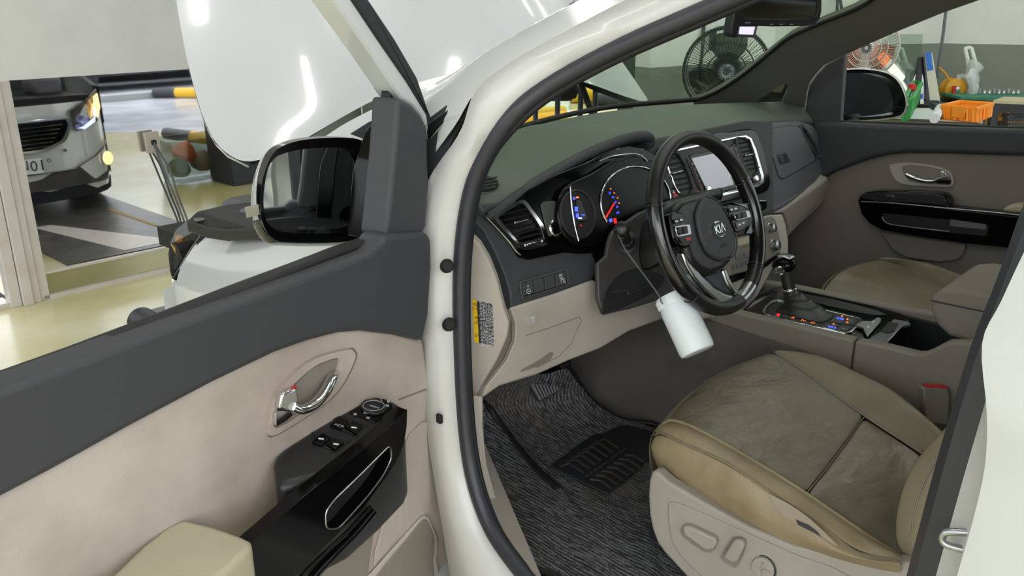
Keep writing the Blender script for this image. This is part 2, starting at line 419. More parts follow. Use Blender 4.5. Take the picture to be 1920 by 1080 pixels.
tag(box('kerb', (c.x, c.y-.2, .06), (14, .3, .12), 'ceiling paint', bevel=.01), 'pale kerb along the yard seen in the mirrored pane', 'kerb')
# parked dark car beyond the kerb
c = refl(330, 172, z=.0); cy0 = c.y-1.9
pc = thing('parked_car', (c.x, cy0, 0), 'dark parked car beyond the kerb, seen at the top of the mirrored pane', 'car')
prof = [(-2.2, .3), (-2.15, .75), (-1.3, .95), (-.7, 1.38), (.8, 1.42), (1.6, 1.0), (2.2, .85), (2.25, .35)]
mat('dark car paint', (34, 38, 46), .1, coat=1)
q = [(V((c.x+x, cy0-.85, z)), V((c.x+x, cy0+.85, z))) for x, z in cr(prof, 4)]
prism('body', [i[0] for i in q], [i[1] for i in q], 'dark car paint', pc, bevel=.03)
prism('side_glass', [V((c.x+x, cy0+.87, z)) for x, z in [(-1.1, .97), (-.62, 1.32), (.75, 1.35), (1.3, 1.0)]], [V((c.x+x, cy0+.84, z)) for x, z in [(-1.1, .97), (-.62, 1.32), (.75, 1.35), (1.3, 1.0)]], 'dark mirror', pc, bevel=.004)
tube('sill_trim', [(c.x-1.4, cy0+.88, .42), (c.x+1.4, cy0+.88, .42)], .03, 'chrome', pc)
for x in (-1.4, 1.4): lathe('wheel', [(.2, -.1), (.31, -.08), (.32, 0), (.31, .08), (.2, .1), (.12, .07), (.001, .07)], (c.x+x, cy0+.82, .32), (0, 1, 0), 'rubber', pc)
# hedge bank behind
mat('dark foliage', (40, 44, 40), .9, var=.5, vscale=6, bump=1, bscale=9)
rows = []
for i in range(7):
    rows.append([V((-9+j*.8, cy0-1.6-(6-i)*.02-.25*random.random(), i*.36+.15*random.random()*(i > 0))) for j in range(32)])
tag(grid('hedge', rows, 'dark foliage', solid=.3), 'dark hedge bank behind the parked car, seen in the mirrored pane', 'hedge', kind='stuff')
# clear tub with odds and ends and a slotted shelf post
p = refl(372, 335, z=0.0)
tb = thing('storage_tub', p, 'clear plastic tub of odds and ends on the floor, seen in the mirrored pane', 'tub')
w_, d_, h_ = .62, .42, .40
def tubloop(z, s): return [V((p.x+x*w_/2*s, p.y+y*d_/2*s, p.z+z)) for x, y in [(-1, -1), (1, -1), (1, 1), (-1, 1)]]
grid('shell', [tubloop(.01, .82), tubloop(h_, 1), tubloop(h_, 1.06)], 'clear plastic', tb, closed=True, solid=.004, smooth=False)
mat('orange rag', (235, 110, 40), .7); mat('green rag', (60, 120, 78), .7); mat('tan rag', (170, 150, 110), .7)
for k, (dx, dz, c_) in enumerate([(-.1, .26, 'orange rag'), (-.17, .13, 'green rag'), (.05, .16, 'tan rag')]):
    tag(lathe('cloth_bundle', [(.001, -.1), (.09, -.06), (.11, 0), (.07, .07), (.001, .12)], p+V((dx, 0, dz)), (.2, .3, 1), c_, res=9), ['orange cloth on top inside the clear tub', 'green cloth inside the clear tub', 'tan bundle inside the clear tub'][k], 'cloth')
p2 = refl(395, 330, z=0.0)
sp = tag(prism('shelf_post', [V((p2.x+x, p2.y+.05, z)) for x, z in [(0, 0), (.05, 0), (.05, .8), (0, .8)]], [V((p2.x+x, p2.y, z)) for x, z in [(0, 0), (.05, 0), (.05, .8), (0, .8)]], 'rail black', bevel=.002,
   holes=[([V((p2.x+x, p2.y+.05, .08+i*.08+z)) for x, z in [(.018, 0), (.032, 0), (.032, .04), (.018, .04)]], [V((p2.x+x, p2.y, .08+i*.08+z)) for x, z in [(.018, 0), (.032, 0), (.032, .04), (.018, .04)]]) for i in range(8)]), 'black slotted steel shelf post standing by the clear tub', 'post')
p3 = refl(446, 340, z=0)
tag(box('tool_cabinet', p3+V((.1, 0, .45)), (.5, .4, .9), 'rail black', bevel=.01), 'dark tool cabinet to the right of the clear tub, seen in the mirrored pane', 'cabinet')

# ---- outdoors ahead, under the raised bonnet through the windscreen
def gpt(px, py, z=0): return A(px, py, Z=z)
a = gpt(985, 222, .1); b = gpt(1050, 207, .1)
rail('guard_rail', A(925, 226, Z=.11), A(1055, 214, Z=.11), .11, [0, .3, 1], 'yellow guard rail low in the windscreen, nearest the driver corner', 'yellow guard rails ahead of the car')
rail('guard_rail', A(1070, 178, Z=.12), A(1165, 176, Z=.12), .12, [0, 0.001, .45, .62, .9], 'yellow and black guard rail just under the lifted bonnet edge', 'yellow guard rails ahead of the car')
rail('guard_rail', A(1120, 186, Z=.09), A(1215, 189, Z=.09), .09, [0, .8, 1], 'dark guard rail under the right half of the bonnet edge', 'yellow guard rails ahead of the car')
for k, (x, y0, y1, w) in enumerate([(1004, 175, 225, 8), (1045, 170, 222, 8), (1088, 120, 213, 7), (1116, 150, 184, 3)]):
    D_ = 6.4; a, b = A(x, y1, D=D_), A(x, y0, D=D_); g_ = V((b.x, b.y, 0)); hh = max(.02, w/FPX*D_/2)
    tag(tube('steel_post', [V((a.x, a.y, 0)), V((a.x, a.y, b.z+.9))], hh, 'rail black', res=8), ['dark steel post, leftmost seen through the windscreen', 'dark steel post, second from the left through the windscreen', 'dark steel post under the bonnet corner seen through the windscreen', 'thin dark post seen under the bonnet edge'][k], 'post', 'posts ahead of the car')
c_ = A(1030, 168, D=6.5); tag(box('tarpaulin_roll', c_, (.46, .2, .17), 'dark foliage', ax=(RT, V((syw, cyw, 0)), V((0, 0, 1))), bevel=.1), 'dark green rolled tarpaulin seen under the bonnet at the windscreen corner', 'tarpaulin')
mat('lime', (190, 215, 60), .5)
tag(lathe('hi_vis_bag', [(.001, 0), (.22, .02), (.22, .12), (.06, .2), (.001, .26)], A(1015, 228, Z=.0), (0, 0, 1), 'lime', res=10), 'lime yellow bag behind the windscreen corner', 'bag')
mat('grey screen', (70, 84, 80), .7)
c_ = A(1206, 135, D=6.2); tag(box('shutter_door', (c_.x, c_.y, 1.5), (.2, .3, 3.0), 'grey screen', bevel=.01), 'dark green grey shutter edge between bonnet corner and pale wall', 'shutter')

# ---- things behind the passenger window
PT_ = lambda px, py, d: A(px, py, D=d)
# wall cable
rc = CAM+ray(1765, 81)*6.0
DW = (V((7.79, 2.473, 1))-CAM).dot(FW)
tag(tube('hanging_cable', [PT_(1774, -30, DW-.25), PT_(1773, 25, DW-.25), PT_(1757, 145, DW-.28)], .012, 'grey plastic', sm=4), 'grey cable hanging down the wall corner above the yellow reel', 'cable')
# floor bench (low ledge) carrying reel, crates
mat('bench top', (120, 112, 98), .7); mat('green board', (48, 128, 104), .5); mat('yellow metal', (226, 160, 30), .4); mat('white plastic', (232, 234, 234), .5); mat('white film', (225, 228, 228), .4, alpha=.75)
mat('orange plastic', (255, 152, 32), .45); mat('green plastic', (60, 160, 84), .5); mat('paper', (236, 236, 244), .7); mat('red cap', (230, 40, 40), .4); mat('blue label', (40, 110, 200), .5); mat('pale card', (206, 202, 186), .7); mat('dark steel', (52, 54, 62), .5); mat('grey crate', (74, 80, 96), .5); mat('tan board', (205, 190, 160), .6); mat('brass', (214, 164, 80), .3, metal=.8)
HX = V((cyw, -syw, 0)); HY = V((syw, cyw, 0))          # axes of the work bench, along and across the sight line
AX = (HX, HY, V((0, 0, 1)))
def onz(px, py, z): return A(px, py, Z=z)
# back bench: its top plane at z=.80
ZB = .72
D5 = 6.55
ZB = A(1790, 189, D=D5).z
bb = onz(1800, 172, ZB); wb = thing('work_bench', (bb.x, bb.y, 0), 'low brown work bench along the wall under the yellow reel', 'bench')
c0 = A(1790, 189, D=D5)
box('top', c0+V((0, 0, -.03))-HY*.03, (1.9, .7, .05), 'bench top', wb, ax=AX)
for sx in (-1, 1):
    for sy in (-1, 1): box('leg', V((c0.x, c0.y, (ZB-.05)/2))+HX*(sx*.9)+HY*(-.03+sy*.3), (.06, .06, ZB-.05), 'dark steel', wb, ax=AX)
# yellow cable reel
def P5(px, py, d=0): return A(px, py, D=D5+d)
S5 = D5/FPX
rl = thing('cable_reel', P5(1786, 184), 'round yellow cable reel hanging under the grey cable by the wall', 'reel')
lathe('drum', [(.001, -.06), (17*S5, -.06), (20*S5, -.05), (20*S5, -.03), (15*S5, -.02), (15*S5, .02), (20*S5, .03), (20*S5, .05), (17*S5, .06), (5*S5, .06), (5*S5, .05), (.001, .05)], P5(1786, 167), -HY, 'yellow metal', rl, res=28)
lathe('hub', [(6*S5, .05), (6*S5, .075), (.001, .08)], P5(1786, 167), -HY, 'satin silver', rl, res=16)
tube('bracket', [P5(1781, 152, -.05), P5(1773, 138, -.02), P5(1760, 126, 0)], 1.8*S5, 'yellow metal', rl, res=8)
box('latch', P5(1788, 172, -.09), (.03, .02, .09), 'red plastic', rl, ax=AX, bevel=.008)
box('foot', P5(1786, 187), (.16, .1, .02), 'dark steel', rl, ax=AX)
# hand truck wrapped in film
def truck(px0, label, s=1.0):
    t = thing('hand_truck', P5(px0, 178), label, 'hand truck')
    q = lambda x, y, d=0: P5(px0+x*s, 178-(178-y)*s, d)
    tube('handle', [q(-10, 110), q(-14, 93), q(-11, 90), q(-5, 90), q(-2, 93), q(5, 118)], .014, 'white plastic', t, sm=3)
    tube('rail', [q(-10, 110), q(-6, 175)], .013, 'white plastic', t); tube('rail', [q(5, 118), q(8, 175)], .013, 'white plastic', t)
    random.seed(int(px0)); rows = []
    for i in range(9):
        f = i/8; y = 112+f*66; w = [6, 12, 15, 11, 15, 13, 9, 11, 12][i]
        rows.append([q(-1+w*math.cos(g*.698)*(1+.25*random.random())+[0, 3, 5, 0, -4, -2, 0, 0, 0][i], y, .11*math.sin(g*.698)*(1+.4*random.random())) for g in range(9)])
    grid('film_wrap', rows, 'white film', t, closed=True)
    grid('film_tail', [[q(-6+x, 138+y+random.random()*3, -.05+.03*random.random()) for x in (0, -8, -16, -24)] for y in (0, 5, 10)], 'white film', t)
    box('toe_plate', q(0, 177), (.22, .2, .012), 'white plastic', t, ax=AX)
    return t
truck(1824, 'white hand truck wrapped in clear film standing against the grey wall right of the reel')
truck(1694, 'white hand truck in crumpled film behind the clear sheet beside the orange fan', .98)
# clear sheet leaning
o = prism('acrylic_sheet', [P5(1590, 64, -.1), P5(1731, 64, -.1), P5(1722, 186, -.3), P5(1590, 186, -.3)], [P5(1590, 64, -.094), P5(1731, 64, -.094), P5(1722, 186, -.294), P5(1590, 186, -.294)], 'clear glass', bevel=0)
tag(o, 'large clear sheet leaning in front of the orange fan', 'sheet')
# white box with blue label and dark cone
t = thing('carton', P5(1748, 188, -.3), 'tall pale carton with a blue label leaning on the bench', 'carton')
def quad(L, d, th): return [P5(x, y, d) for x, y in L], [P5(x, y, d+th) for x, y in L]
prism('box', *quad([(1733, 101), (1748, 99), (1763, 190), (1744, 194)], -.35, .12), 'pale card', t)
prism('spine', *quad([(1730, 101), (1733, 101), (1744, 194), (1738, 192)], -.36, .14), 'dark steel', t)
prism('label_patch', *quad([(1735, 99), (1746, 97), (1750, 131), (1739, 133)], -.356, .004), 'blue label', t)
t = thing('traffic_cone', P5(1720, 186, -.2), 'dark grey tapered cone between the two white boards', 'cone')
tube('body', [P5(1726, 108, -.3), P5(1724, 190, -.3)], [.02, .07], 'dark steel', t, res=14)
box('base', P5(1724, 190, -.3), (.2, .2, .03), 'dark steel', t, ax=AX)
for k, L in enumerate([[(1717, 138), (1712, 186), (1700, 186), (1702, 172)], [(1729, 138), (1732, 150), (1732, 195), (1725, 195)]]):
    t = thing('folded_board', P5(*L[0]), ['narrow white board with blue print at its foot left of the dark cone', 'narrow white board with blue print at its foot right of the dark cone'][k], 'board')
    prism('panel', *quad(L, -.42, .015), 'white plastic', t); x, y = L[-1]
    prism('print', *quad([(x+1, y-18), (x+6, y-20), (x+6, y-10), (x+1, y-9)], -.424, .003), 'blue label', t)
# green board with fittings, on castors
t = thing('trolley', P5(1860, 182), 'green topped trolley with castors under the grey wall', 'trolley')
c = P5(1860, 180, -.15); box('deck', c, (.62, .3, .02), 'green board', t, ax=AX)
for s in (-.2, .25):
    lathe('caster', [(.02, -.012), (.03, -.01), (.03, .01), (.02, .012)], c+HX*s+V((0, 0, -.05)), HX, 'dark steel', t, res=12)
    box('fork', c+HX*s+V((0, 0, -.025)), (.035, .03, .035), 'white plastic', t, ax=AX)
for k in range(9):
    x = 1836+k*9; tag(lathe('pipe_fitting', [(.006, 0), (.014, .004), (.012, .02+.02*(k % 3 == 0)), (.001, .035)], P5(x, 177.0, -.15)+V((0, 0, .004)), (0, 0, 1), 'satin silver', res=8), 'small metal fitting standing in the row on the green trolley', 'fitting', 'metal fittings on the green trolley')
# near table with crates
ZN = .88
tn = onz(1760, 226, ZN); DN = (onz(1760, 228, ZN)-CAM).dot(FW)
def PN(px, py, d=0): return A(px, py, D=DN+d)
t = thing('side_table', (tn.x, tn.y, 0), 'dark steel framed table under the orange crate', 'table')
f1 = [onz(1628, 222, ZN), onz(1842, 233, ZN), onz(1846, 205, ZN), onz(1650, 200, ZN)]
prism('top', f1, [v-V((0, 0, .015)) for v in f1], 'tan board', t)
e0, e1 = f1[0], f1[1]
prism('front_rail', [e0+V((0, 0, .004)), e1+V((0, 0, .004)), e1-V((0, 0, .05)), e0-V((0, 0, .05))], [v+HY*.02 for v in [e0+V((0, 0, .004)), e1+V((0, 0, .004)), e1-V((0, 0, .05)), e0-V((0, 0, .05))]], 'dark steel', t)
for v in f1: box('leg', V((v.x, v.y, (ZN-.02)/2)), (.03, .03, ZN-.02), 'dark steel', t, ax=AX)
f2 = [v-V((0, 0, .16)) for v in f1]
prism('shelf', f2, [v-V((0, 0, .015)) for v in f2], 'tan board', t)
for k, x in enumerate((1655, 1680)):
    tag(box('green_strip', onz(x, 233, ZN-.10), (.06, .03, .02), 'green plastic', ax=AX), ['green strip on the lower shelf, the left piece', 'green strip on the lower shelf, the right piece'][k], 'strip', 'green strips')
# open crate builder from four top corners and four bottom corners
def crate(name, top, bot, m, label, grp=None, ribs=True, th=.012):
    t = thing(name, sum(bot, V())/4, label, 'crate', grp)
    cen = (sum(top, V())/4+sum(bot, V())/4)/2
    bI = [v+(sum(bot, V())/4-v).normalized()*th*2 for v in bot]; tI = [v+(sum(top, V())/4-v).normalized()*th*2 for v in top]
    grid('shell', [[v for v in top], [v for v in bot]], m, t, closed=True, solid=th, smooth=False)
    obj('floor_panel', bI+[v+V((0, 0, .01)) for v in bI], [[0, 1, 2, 3], [4, 5, 6, 7], [0, 1, 5, 4], [1, 2, 6, 5], [2, 3, 7, 6], [3, 0, 4, 7]], m, t, smooth=False)
    tube('rim', [v for v in top], th*1.3, m, t, closed=True, res=6, smooth=False)
    if ribs:
        L = []
        for i in range(4):
            a0, a1, b0, b1 = top[i], top[(i+1) % 4], bot[i], bot[(i+1) % 4]
            for k in range(6):
                f = (k+.5)/6; p0 = a0.lerp(a1, f); p1 = b0.lerp(b1, f); n = ((p0+p1)/2-cen); n.z = 0; n.normalize()
                L.append(bar(p0+n*.008, p1+n*.008, .01, .014, n))
        multibox('rib', L, m, t)
    return t
zc = ZN+.004
b4 = [onz(1768, 222, zc), onz(1829, 230, zc), onz(1857, 218, zc), onz(1797, 212, zc)]
t4 = [A(1768, 199, D=(b4[0]-CAM).dot(FW)), A(1829, 206, D=(b4[1]-CAM).dot(FW)), A(1860, 196, D=(b4[2]-CAM).dot(FW)), A(1798, 192, D=(b4[3]-CAM).dot(FW))]
cr_ = crate('plastic_crate', t4, b4, 'orange plastic', 'bright orange open plastic crate on the dark steel table')
n_ = (t4[1]-t4[0]).normalized(); mid = (t4[0]+t4[1]+b4[0]+b4[1])/4
fn = (mid-(sum(t4, V())+sum(b4, V()))/8); fn.z = 0; fn.normalize()
box('grip_panel', mid+fn*.016+V((0, 0, .015)), ((t4[1]-t4[0]).length*.42, .012, .07), 'orange plastic', cr_, ax=(n_, -fn, V((0, 0, 1))), bevel=.004)
b5 = [onz(1690, 228, zc), onz(1705, 224, zc), onz(1722, 190, zc), onz(1706, 188, zc)]
t5 = [v+V((0, 0, .12)) for v in b5]
crate('green_crate', t5, b5, 'green plastic', 'green slatted plastic crate at the rim of the passenger mirror')
t = thing('spray_bottle', onz(1704, 196, zc), 'white bottle with a red cap in the green crate', 'bottle')
lathe('body', [(.03, 0), (.032, .01), (.032, .09), (.012, .11), (.012, .13)], onz(1704, 205, zc), (0, 0, 1), 'white plastic', t, res=14); lathe('cap', [(.02, .12), (.024, .125), (.022, .16), (.001, .165)], onz(1704, 205, zc), (0, 0, 1), 'red cap', t, res=12)
q = [(1716, 205), (1764, 202), (1748, 224), (1700, 222)]
o = grid('paper_stack', [[onz(1716+(1764-1716)*f, 205-3*f, zc+.012) for f in (0, .33, .66, 1)], [onz(1700+48*f, 222+2*f, zc+.004) for f in (0, .33, .66, 1)]], 'paper', solid=.004, smooth=False)
tag(o, 'sheets of white paper lying left of the orange crate', 'paper')
o = tube('curled_paper', [onz(1763, 203, zc+.03), onz(1752, 222, zc+.03)], .028, 'paper', res=16); tag(o, 'curled white sheet at the left side of the orange crate', 'paper')
o = box('dark_tool', onz(1762, 200, zc+.03), (.1, .05, .04), 'dark steel', ax=AX, bevel=.008); tag(o, 'small dark tool lying behind the white papers', 'tool')
# right shelf unit with the pale board, orange and yellow boxes and grey bins
ZS = .93
t = thing('shelf_unit', V((onz(1900, 200, ZS).x, onz(1900, 200, ZS).y, 0)), 'black steel shelf unit with a pale board on top at the right edge', 'shelf')
g1 = [onz(1862, 188, ZS), onz(1960, 192, ZS), onz(1960, 183, ZS), onz(1882, 181, ZS)]
prism('board', g1, [v-V((0, 0, .02)) for v in g1], 'tan board', t)
prism('front_rail', [g1[0]-V((0, 0, .02)), g1[1]-V((0, 0, .02)), g1[1]-V((0, 0, .08)), g1[0]-V((0, 0, .08))], [v+HY*.03 for v in [g1[0]-V((0, 0, .02)), g1[1]-V((0, 0, .02)), g1[1]-V((0, 0, .08)), g1[0]-V((0, 0, .08))]], 'dark steel', t)
for v in (g1[0]+HX*.02, g1[3]+HX*.02): box('leg', V((v.x, v.y, ZS/2-.02)), (.045, .045, ZS-.04), 'dark steel', t, ax=AX)
DS = (g1[0]-CAM).dot(FW)
def PS(px, py, d=0): return A(px, py, D=DS+d)
for k, (x, y, w, h, m_, l_) in enumerate([(1868, 204, 10, 22, 'orange plastic', 'orange bin on the shelf, upper one beside the black leg'), (1876, 214, 8, 10, 'yellow metal', 'yellow bin with an orange front right of the black leg'), (1866, 220, 8, 9, 'yellow metal', 'yellow bin lowest beside the black leg'), (1845, 228, 13, 34, 'orange plastic', 'tall orange panel behind the right corner of the crate')]):
    t = thing('parts_bin', PS(x, y+h/2, .1), l_, 'bin', 'small coloured parts bins')
    box('shell', PS(x, y, .15), (w*S5*.75, .14, h*S5*.75), m_, t, ax=AX, bevel=.004); box('front_label', PS(x, y, .06), (w*S5*.45, .006, h*S5*.3), 'orange plastic' if m_ != 'orange plastic' else 'tan board', t, ax=AX, bevel=.001)
for k, y in enumerate((216, 234)):
    t = thing('fittings_tray', PS(1905, y+8, 0), ['grey tray of brass fittings, the upper of two at the right edge', 'grey tray of brass fittings, the lower of two at the right edge'][k], 'tray', 'grey trays of fittings')
    box('tray', PS(1905, y, .06), (.155, .1, .062), 'grey crate', t, ax=AX, bevel=.004)
    for j in range(6):
        for i_ in range(2): lathe('brass_fitting', [(.005, 0), (.008, .004), (.004, .012), (.001, .02)], PS(1890+j*5.4, y-5+i_*8, -.005), -HY, 'brass' if i_ == 0 else 'satin silver', t, res=8)

# ---- the two big fans
def fan(px, py, d, rad, label, blade_m, cage_m, nw, hub_m, post=True):
    c = A(px, py, D=d); n = (CAM-c); n.z *= .3; n.normalize(); a = V((0, 0, 1)); a = (a-n*a.dot(n)).normalized(); b = n.cross(a)
    t = thing('pedestal_fan', V((c.x, c.y, 0)), label, 'fan')
    pt = lambda r, g, h: c+n*h+a*(math.cos(g)*r)+b*(math.sin(g)*r)
    vs = []; fs = []
    def wire(P, w, closed=False):
        o = len(vs); k = len(P)
        for i, p in enumerate(P):
            tt = (P[(i+1) % k]-P[i-1]) if closed or 0 < i < k-1 else (P[1]-P[0] if i == 0 else P[-1]-P[-2]); tt.normalize()
            q = tt.cross(n); q = q.normalized() if q.length > 1e-4 else a; r_ = tt.cross(q)
            for j in range(4): g = j*math.pi/2; vs.append(p+q*(math.cos(g)*w)+r_*(math.sin(g)*w))
        for i in range(k if closed else k-1):
            for j in range(4): q_ = (i+1) % k; fs.append([o+i*4+j, o+i*4+(j+1) % 4, o+q_*4+(j+1) % 4, o+q_*4+j])
    for k in range(nw):
        g = 2*math.pi*k/nw; wire([pt(rad*.2, g, .12), pt(rad*.6, g+.06, .12), pt(rad*.93, g+.1, .07), pt(rad, g+.1, .0)], .0013)
    for r_, h, w in ((rad*.2, .12, .004), (rad*.45, .125, .003), (rad*.65, .12, .003), (rad, 0, .008)): wire([pt(r_, 2*math.pi*k/48, h) for k in range(48)], w, True)
    obj('front_guard', vs, fs, cage_m, t, smooth=False); vs.clear(); fs.clear()
    for k in range(nw//2):
        g = 2*math.pi*k/(nw//2); wire([pt(rad*.15, g, -.1), pt(rad*.9, g, -.09), pt(rad, g, 0)], .0013)
    for r_ in (.3, .65, .95): wire([pt(rad*r_, 2*math.pi*k/48, -.1) for k in range(48)], .003, True)
    obj('rear_guard', vs, fs, cage_m, t, smooth=False)
    for k in range(3):
        rows = []
        for i in range(6):
            f = i/5; r_ = rad*(.13+.75*f); rows.append([pt(r_, 2*math.pi*k/3+(w_-.5)*(.9+.5*math.sin(f*3)), (.5-w_)*.10) for w_ in [j/7 for j in range(8)]])
        grid('blade', rows, blade_m, t, solid=.004)
    lathe('hub', [(rad*.2, .11), (rad*.19, .135), (rad*.12, .14), (rad*.12, .128), (.001, .13)], c, n, hub_m, t)
    vs.clear(); fs.clear()
    for k in range(16): g = 2*math.pi*k/16; wire([pt(rad*.07, g, .14), pt(rad*.13, g+.25, .145), pt(rad*.18, g+.3, .14)], .004)
    obj('hub_fins', vs, fs, 'satin silver' if hub_m != 'white plastic' else 'grey plastic', t, smooth=False)
    lathe('motor', [(.07, -.1), (.08, -.14), (.08, -.28), (.05, -.32), (.001, -.32)], c, n, cage_m, t)
    tube('pole', [c-n*.2, V((c.x, c.y, 0))-n*.2+V((0, 0, .05))], .022, cage_m, t)
    lathe('base', [(.22, 0), (.22, .03), (.05, .06), (.001, .06)], V((c.x, c.y, 0))-n*.2, (0, 0, 1), cage_m, t)
    return t
glassmat('smoke plastic', (150, 160, 152), .05, .2); mat('dark wire', (52, 60, 58), .5)
glassmat('orange translucent', (255, 186, 150), .05, .2); mat('pale wire', (200, 202, 196), .5)
f_ = fan(1362, 133, 4.45, 79/FPX*4.45, 'large pedestal fan with clear grey blades seen through the windscreen', 'smoke plastic', 'dark wire', 90, 'grey plastic')
fan(1625, 88, 5.6, 56/FPX*5.6, 'pedestal fan with orange blades behind the passenger mirror', 'orange translucent', 'pale wire', 60, 'white plastic')
# wall things seen through the windscreen
def on_wall(px, py, w, h, th, m, name, label, cat, d):
    o = box(name, A(px, py, D=d), (w/FPX*d, th, h/FPX*d), m, ax=AX, bevel=.002); tag(o, label, cat); return o
on_wall(1343, 35, 38, 26, .01, 'paper', 'wall_poster', 'pale poster with a blue picture high on the wall above the grey fan', 'poster', 4.98)
on_wall(1334, 35, 7, 9, .012, 'blue label', 'poster_picture', 'blue picture patch on the pale wall poster', 'picture', 4.96)
on_wall(1336, 75, 9, 38, .06, 'dark steel', 'switch_box', 'narrow dark switch box behind the top of the grey fan', 'box', 4.95)
on_wall(1457, 75, 5, 14, .03, 'dark steel', 'wall_hook', 'small dark hook on the wall right of the dash camera', 'hook', 6.9)
on_wall(1510, 52, 20, 10, .03, 'pale card', 'wall_tag', 'small beige plate under the interior mirror on the wall', 'plate', 6.6)
tag(tube('wall_cable', [A(1321, 30, D=4.92), A(1317, 90, D=4.92), A(1308, 182, D=4.9)], .01, 'dark wire', sm=4), 'dark cable running down the wall behind the grey fan', 'cable')
tag(tube('wall_cable', [A(1571, -12, D=6.6), A(1569, 30, D=6.6)], .012, 'dark wire'), 'dark cable end at the top of the windscreen, the left one', 'cable')
tag(tube('wall_cable', [A(1574, -12, D=6.6), A(1580, 30, D=6.6)], .012, 'dark wire'), 'dark cable end at the top of the windscreen, the right one', 'cable')
on_wall(1457, 189, 30, 12, .03, 'pale card', 'notice_board', 'pale framed board seen low through the passenger quarter window', 'board', 6.55)
# ================================================================== THE VAN: body, bonnet, doors, mirrors
XC = 1.89
def AL(L): return [A(p[0], p[1], X=p[2]) for p in L]
body = thing('van_body', (XC, .9, 0), 'white van body shell around the open driver doorway', 'car body')
S = [(1560, -110, 1.25), (1500, -62, 1.22), (1420, -24, 1.2), (1300, 28, 1.17), (1150, 94, 1.12), (1030, 160, 1.07), (960, 218, 1.03), (905, 300, 1.01), (878, 380, 1.0), (864, 500, .99), (864, 650, .98), (872, 800, .97), (888, 900, .96), (918, 985, .95), (960, 1050, .94), (1015, 1112, .93), (1100, 1180, .93), (1250, 1260, .93)]
S3 = AL(S)
seal = tube('door_seal', S3, .0145, 'seal rubber', body, sm=6, res=12)
S2 = AL([(x+(12 if y > 250 else 6), y+(0 if y > 250 else 17), X+.022) for x, y, X in S])
tube('seal_lip', S2, .008, 'rubber', seal, sm=6, res=10)
R1 = AL([(1500, -150, 1.24), (1440, -110, 1.2), (1300, -46, 1.18), (1180, -2, 1.15), (1060, 60, 1.09), (960, 116, 1.04), (892, 172, 1.0), (862, 250, .98), (800, 345, .96), (770, 470, .94), (790, 650, .93), (800, 800, .92), (815, 900, .92), (832, 1000, .91), (846, 1085, .90), (860, 1150, .90), (900, 1240, .9), (1000, 1350, .9)])
mid = [a.lerp(b, .5)+V((-.008, -.008, 0)) for a, b in zip(S3, R1)]
grid('pillar_jamb', [cr(S3, 4), cr(mid, 4), cr(R1, 4)], 'jamb paint', body, solid=.003)
# bolts/rubber plugs on the pillar
for k, (x, y) in enumerate([(832, 495), (836, 604)]):
    c = A(x, y, X=.955); lathe('rubber_plug', [(.001, .008), (.008, .008), (.012, .004), (.013, 0)], c+V((-.004, -.012, 0)), (-.35, -1, .1), 'matte black', body, res=18)
box('hinge_bolt', A(824, 785, X=.925), (.008, .012, .018), 'matte black', body)
# outer A pillar skin and quarter glass
R2 = AL([(1400, -190, 1.3), (1300, -108, 1.26), (1180, -52, 1.24), (1080, 0, 1.2), (1000, 45, 1.17), (920, 90, 1.13), (860, 130, 1.11), (800, 163, 1.09), (730, 190, 1.08), (650, 230, 1.07), (600, 262, 1.07), (550, 292, 1.08), (500, 330, 1.08)])
R3 = AL([(1500, -150, 1.24), (1400, -90, 1.2), (1240, -24, 1.17), (1120, 30, 1.12), (1040, 72, 1.08), (960, 116, 1.04), (892, 172, 1.0), (850, 240, .98), (780, 330, .98), (720, 380, .98), (660, 400, .98), (600, 420, .98), (540, 440, .98)])
mid = [a.lerp(b, .5)+V((-.03, -.01, .012)) for a, b in zip(R2, R3)]
back = [v+V((.06, .03, -.01)) for v in R2]
grid('a_pillar', [cr(back, 4), cr(R2, 4), cr(mid, 4), cr(R3, 4)], 'white paint', body)
PQ = Pl(A(800, 250, X=1.0), (-.93, -.35, .15))
slab('quarter_seal', PQ, [(800, 224), (846, 190), (872, 181), (884, 186), (878, 205), (850, 262), (822, 320), (803, 352), (796, 352)], 'rubber', body, th=.012, off=.02)
slab('quarter_glass', PQ, [(800, 232), (842, 204), (850, 206), (838, 226), (806, 262), (800, 262)], 'dark mirror', body, th=.004, off=.032)
PQ2 = Pl(A(690, 240, X=1.03), (-.9, -.4, .2))
slab('sail_glass', PQ2, [(655, 251), (690, 229), (727, 213), (730, 232), (708, 249), (685, 262)], 'gloss black', body, th=.004, off=.015)
# fender
F = [[(383, 432, 1.03), (350, 482, .97), (323, 524, .955), (316, 560, .96), (312, 610, .97), (312, 700, .98)],
     [(420, 436, 1.03), (398, 480, .965), (380, 528, .94), (372, 570, .94), (368, 620, .94), (368, 700, .94)],
     [(480, 432, 1.03), (460, 485, .955), (450, 530, .93), (445, 580, .925), (440, 640, .92), (440, 720, .92)],
     [(600, 392, 1.05), (590, 450, .96), (585, 520, .93), (580, 580, .92), (575, 650, .92), (575, 740, .92)],
     [(700, 330, 1.07), (690, 400, .98), (690, 480, .935), (690, 560, .92), (690, 650, .92), (690, 760, .92)],
     [(760, 290, 1.07), (760, 400, .98), (760, 480, .95), (760, 560, .93), (760, 650, .92), (760, 760, .92)]]
grid('front_fender', [AL(c) for c in F], 'white paint', body, sub=2)
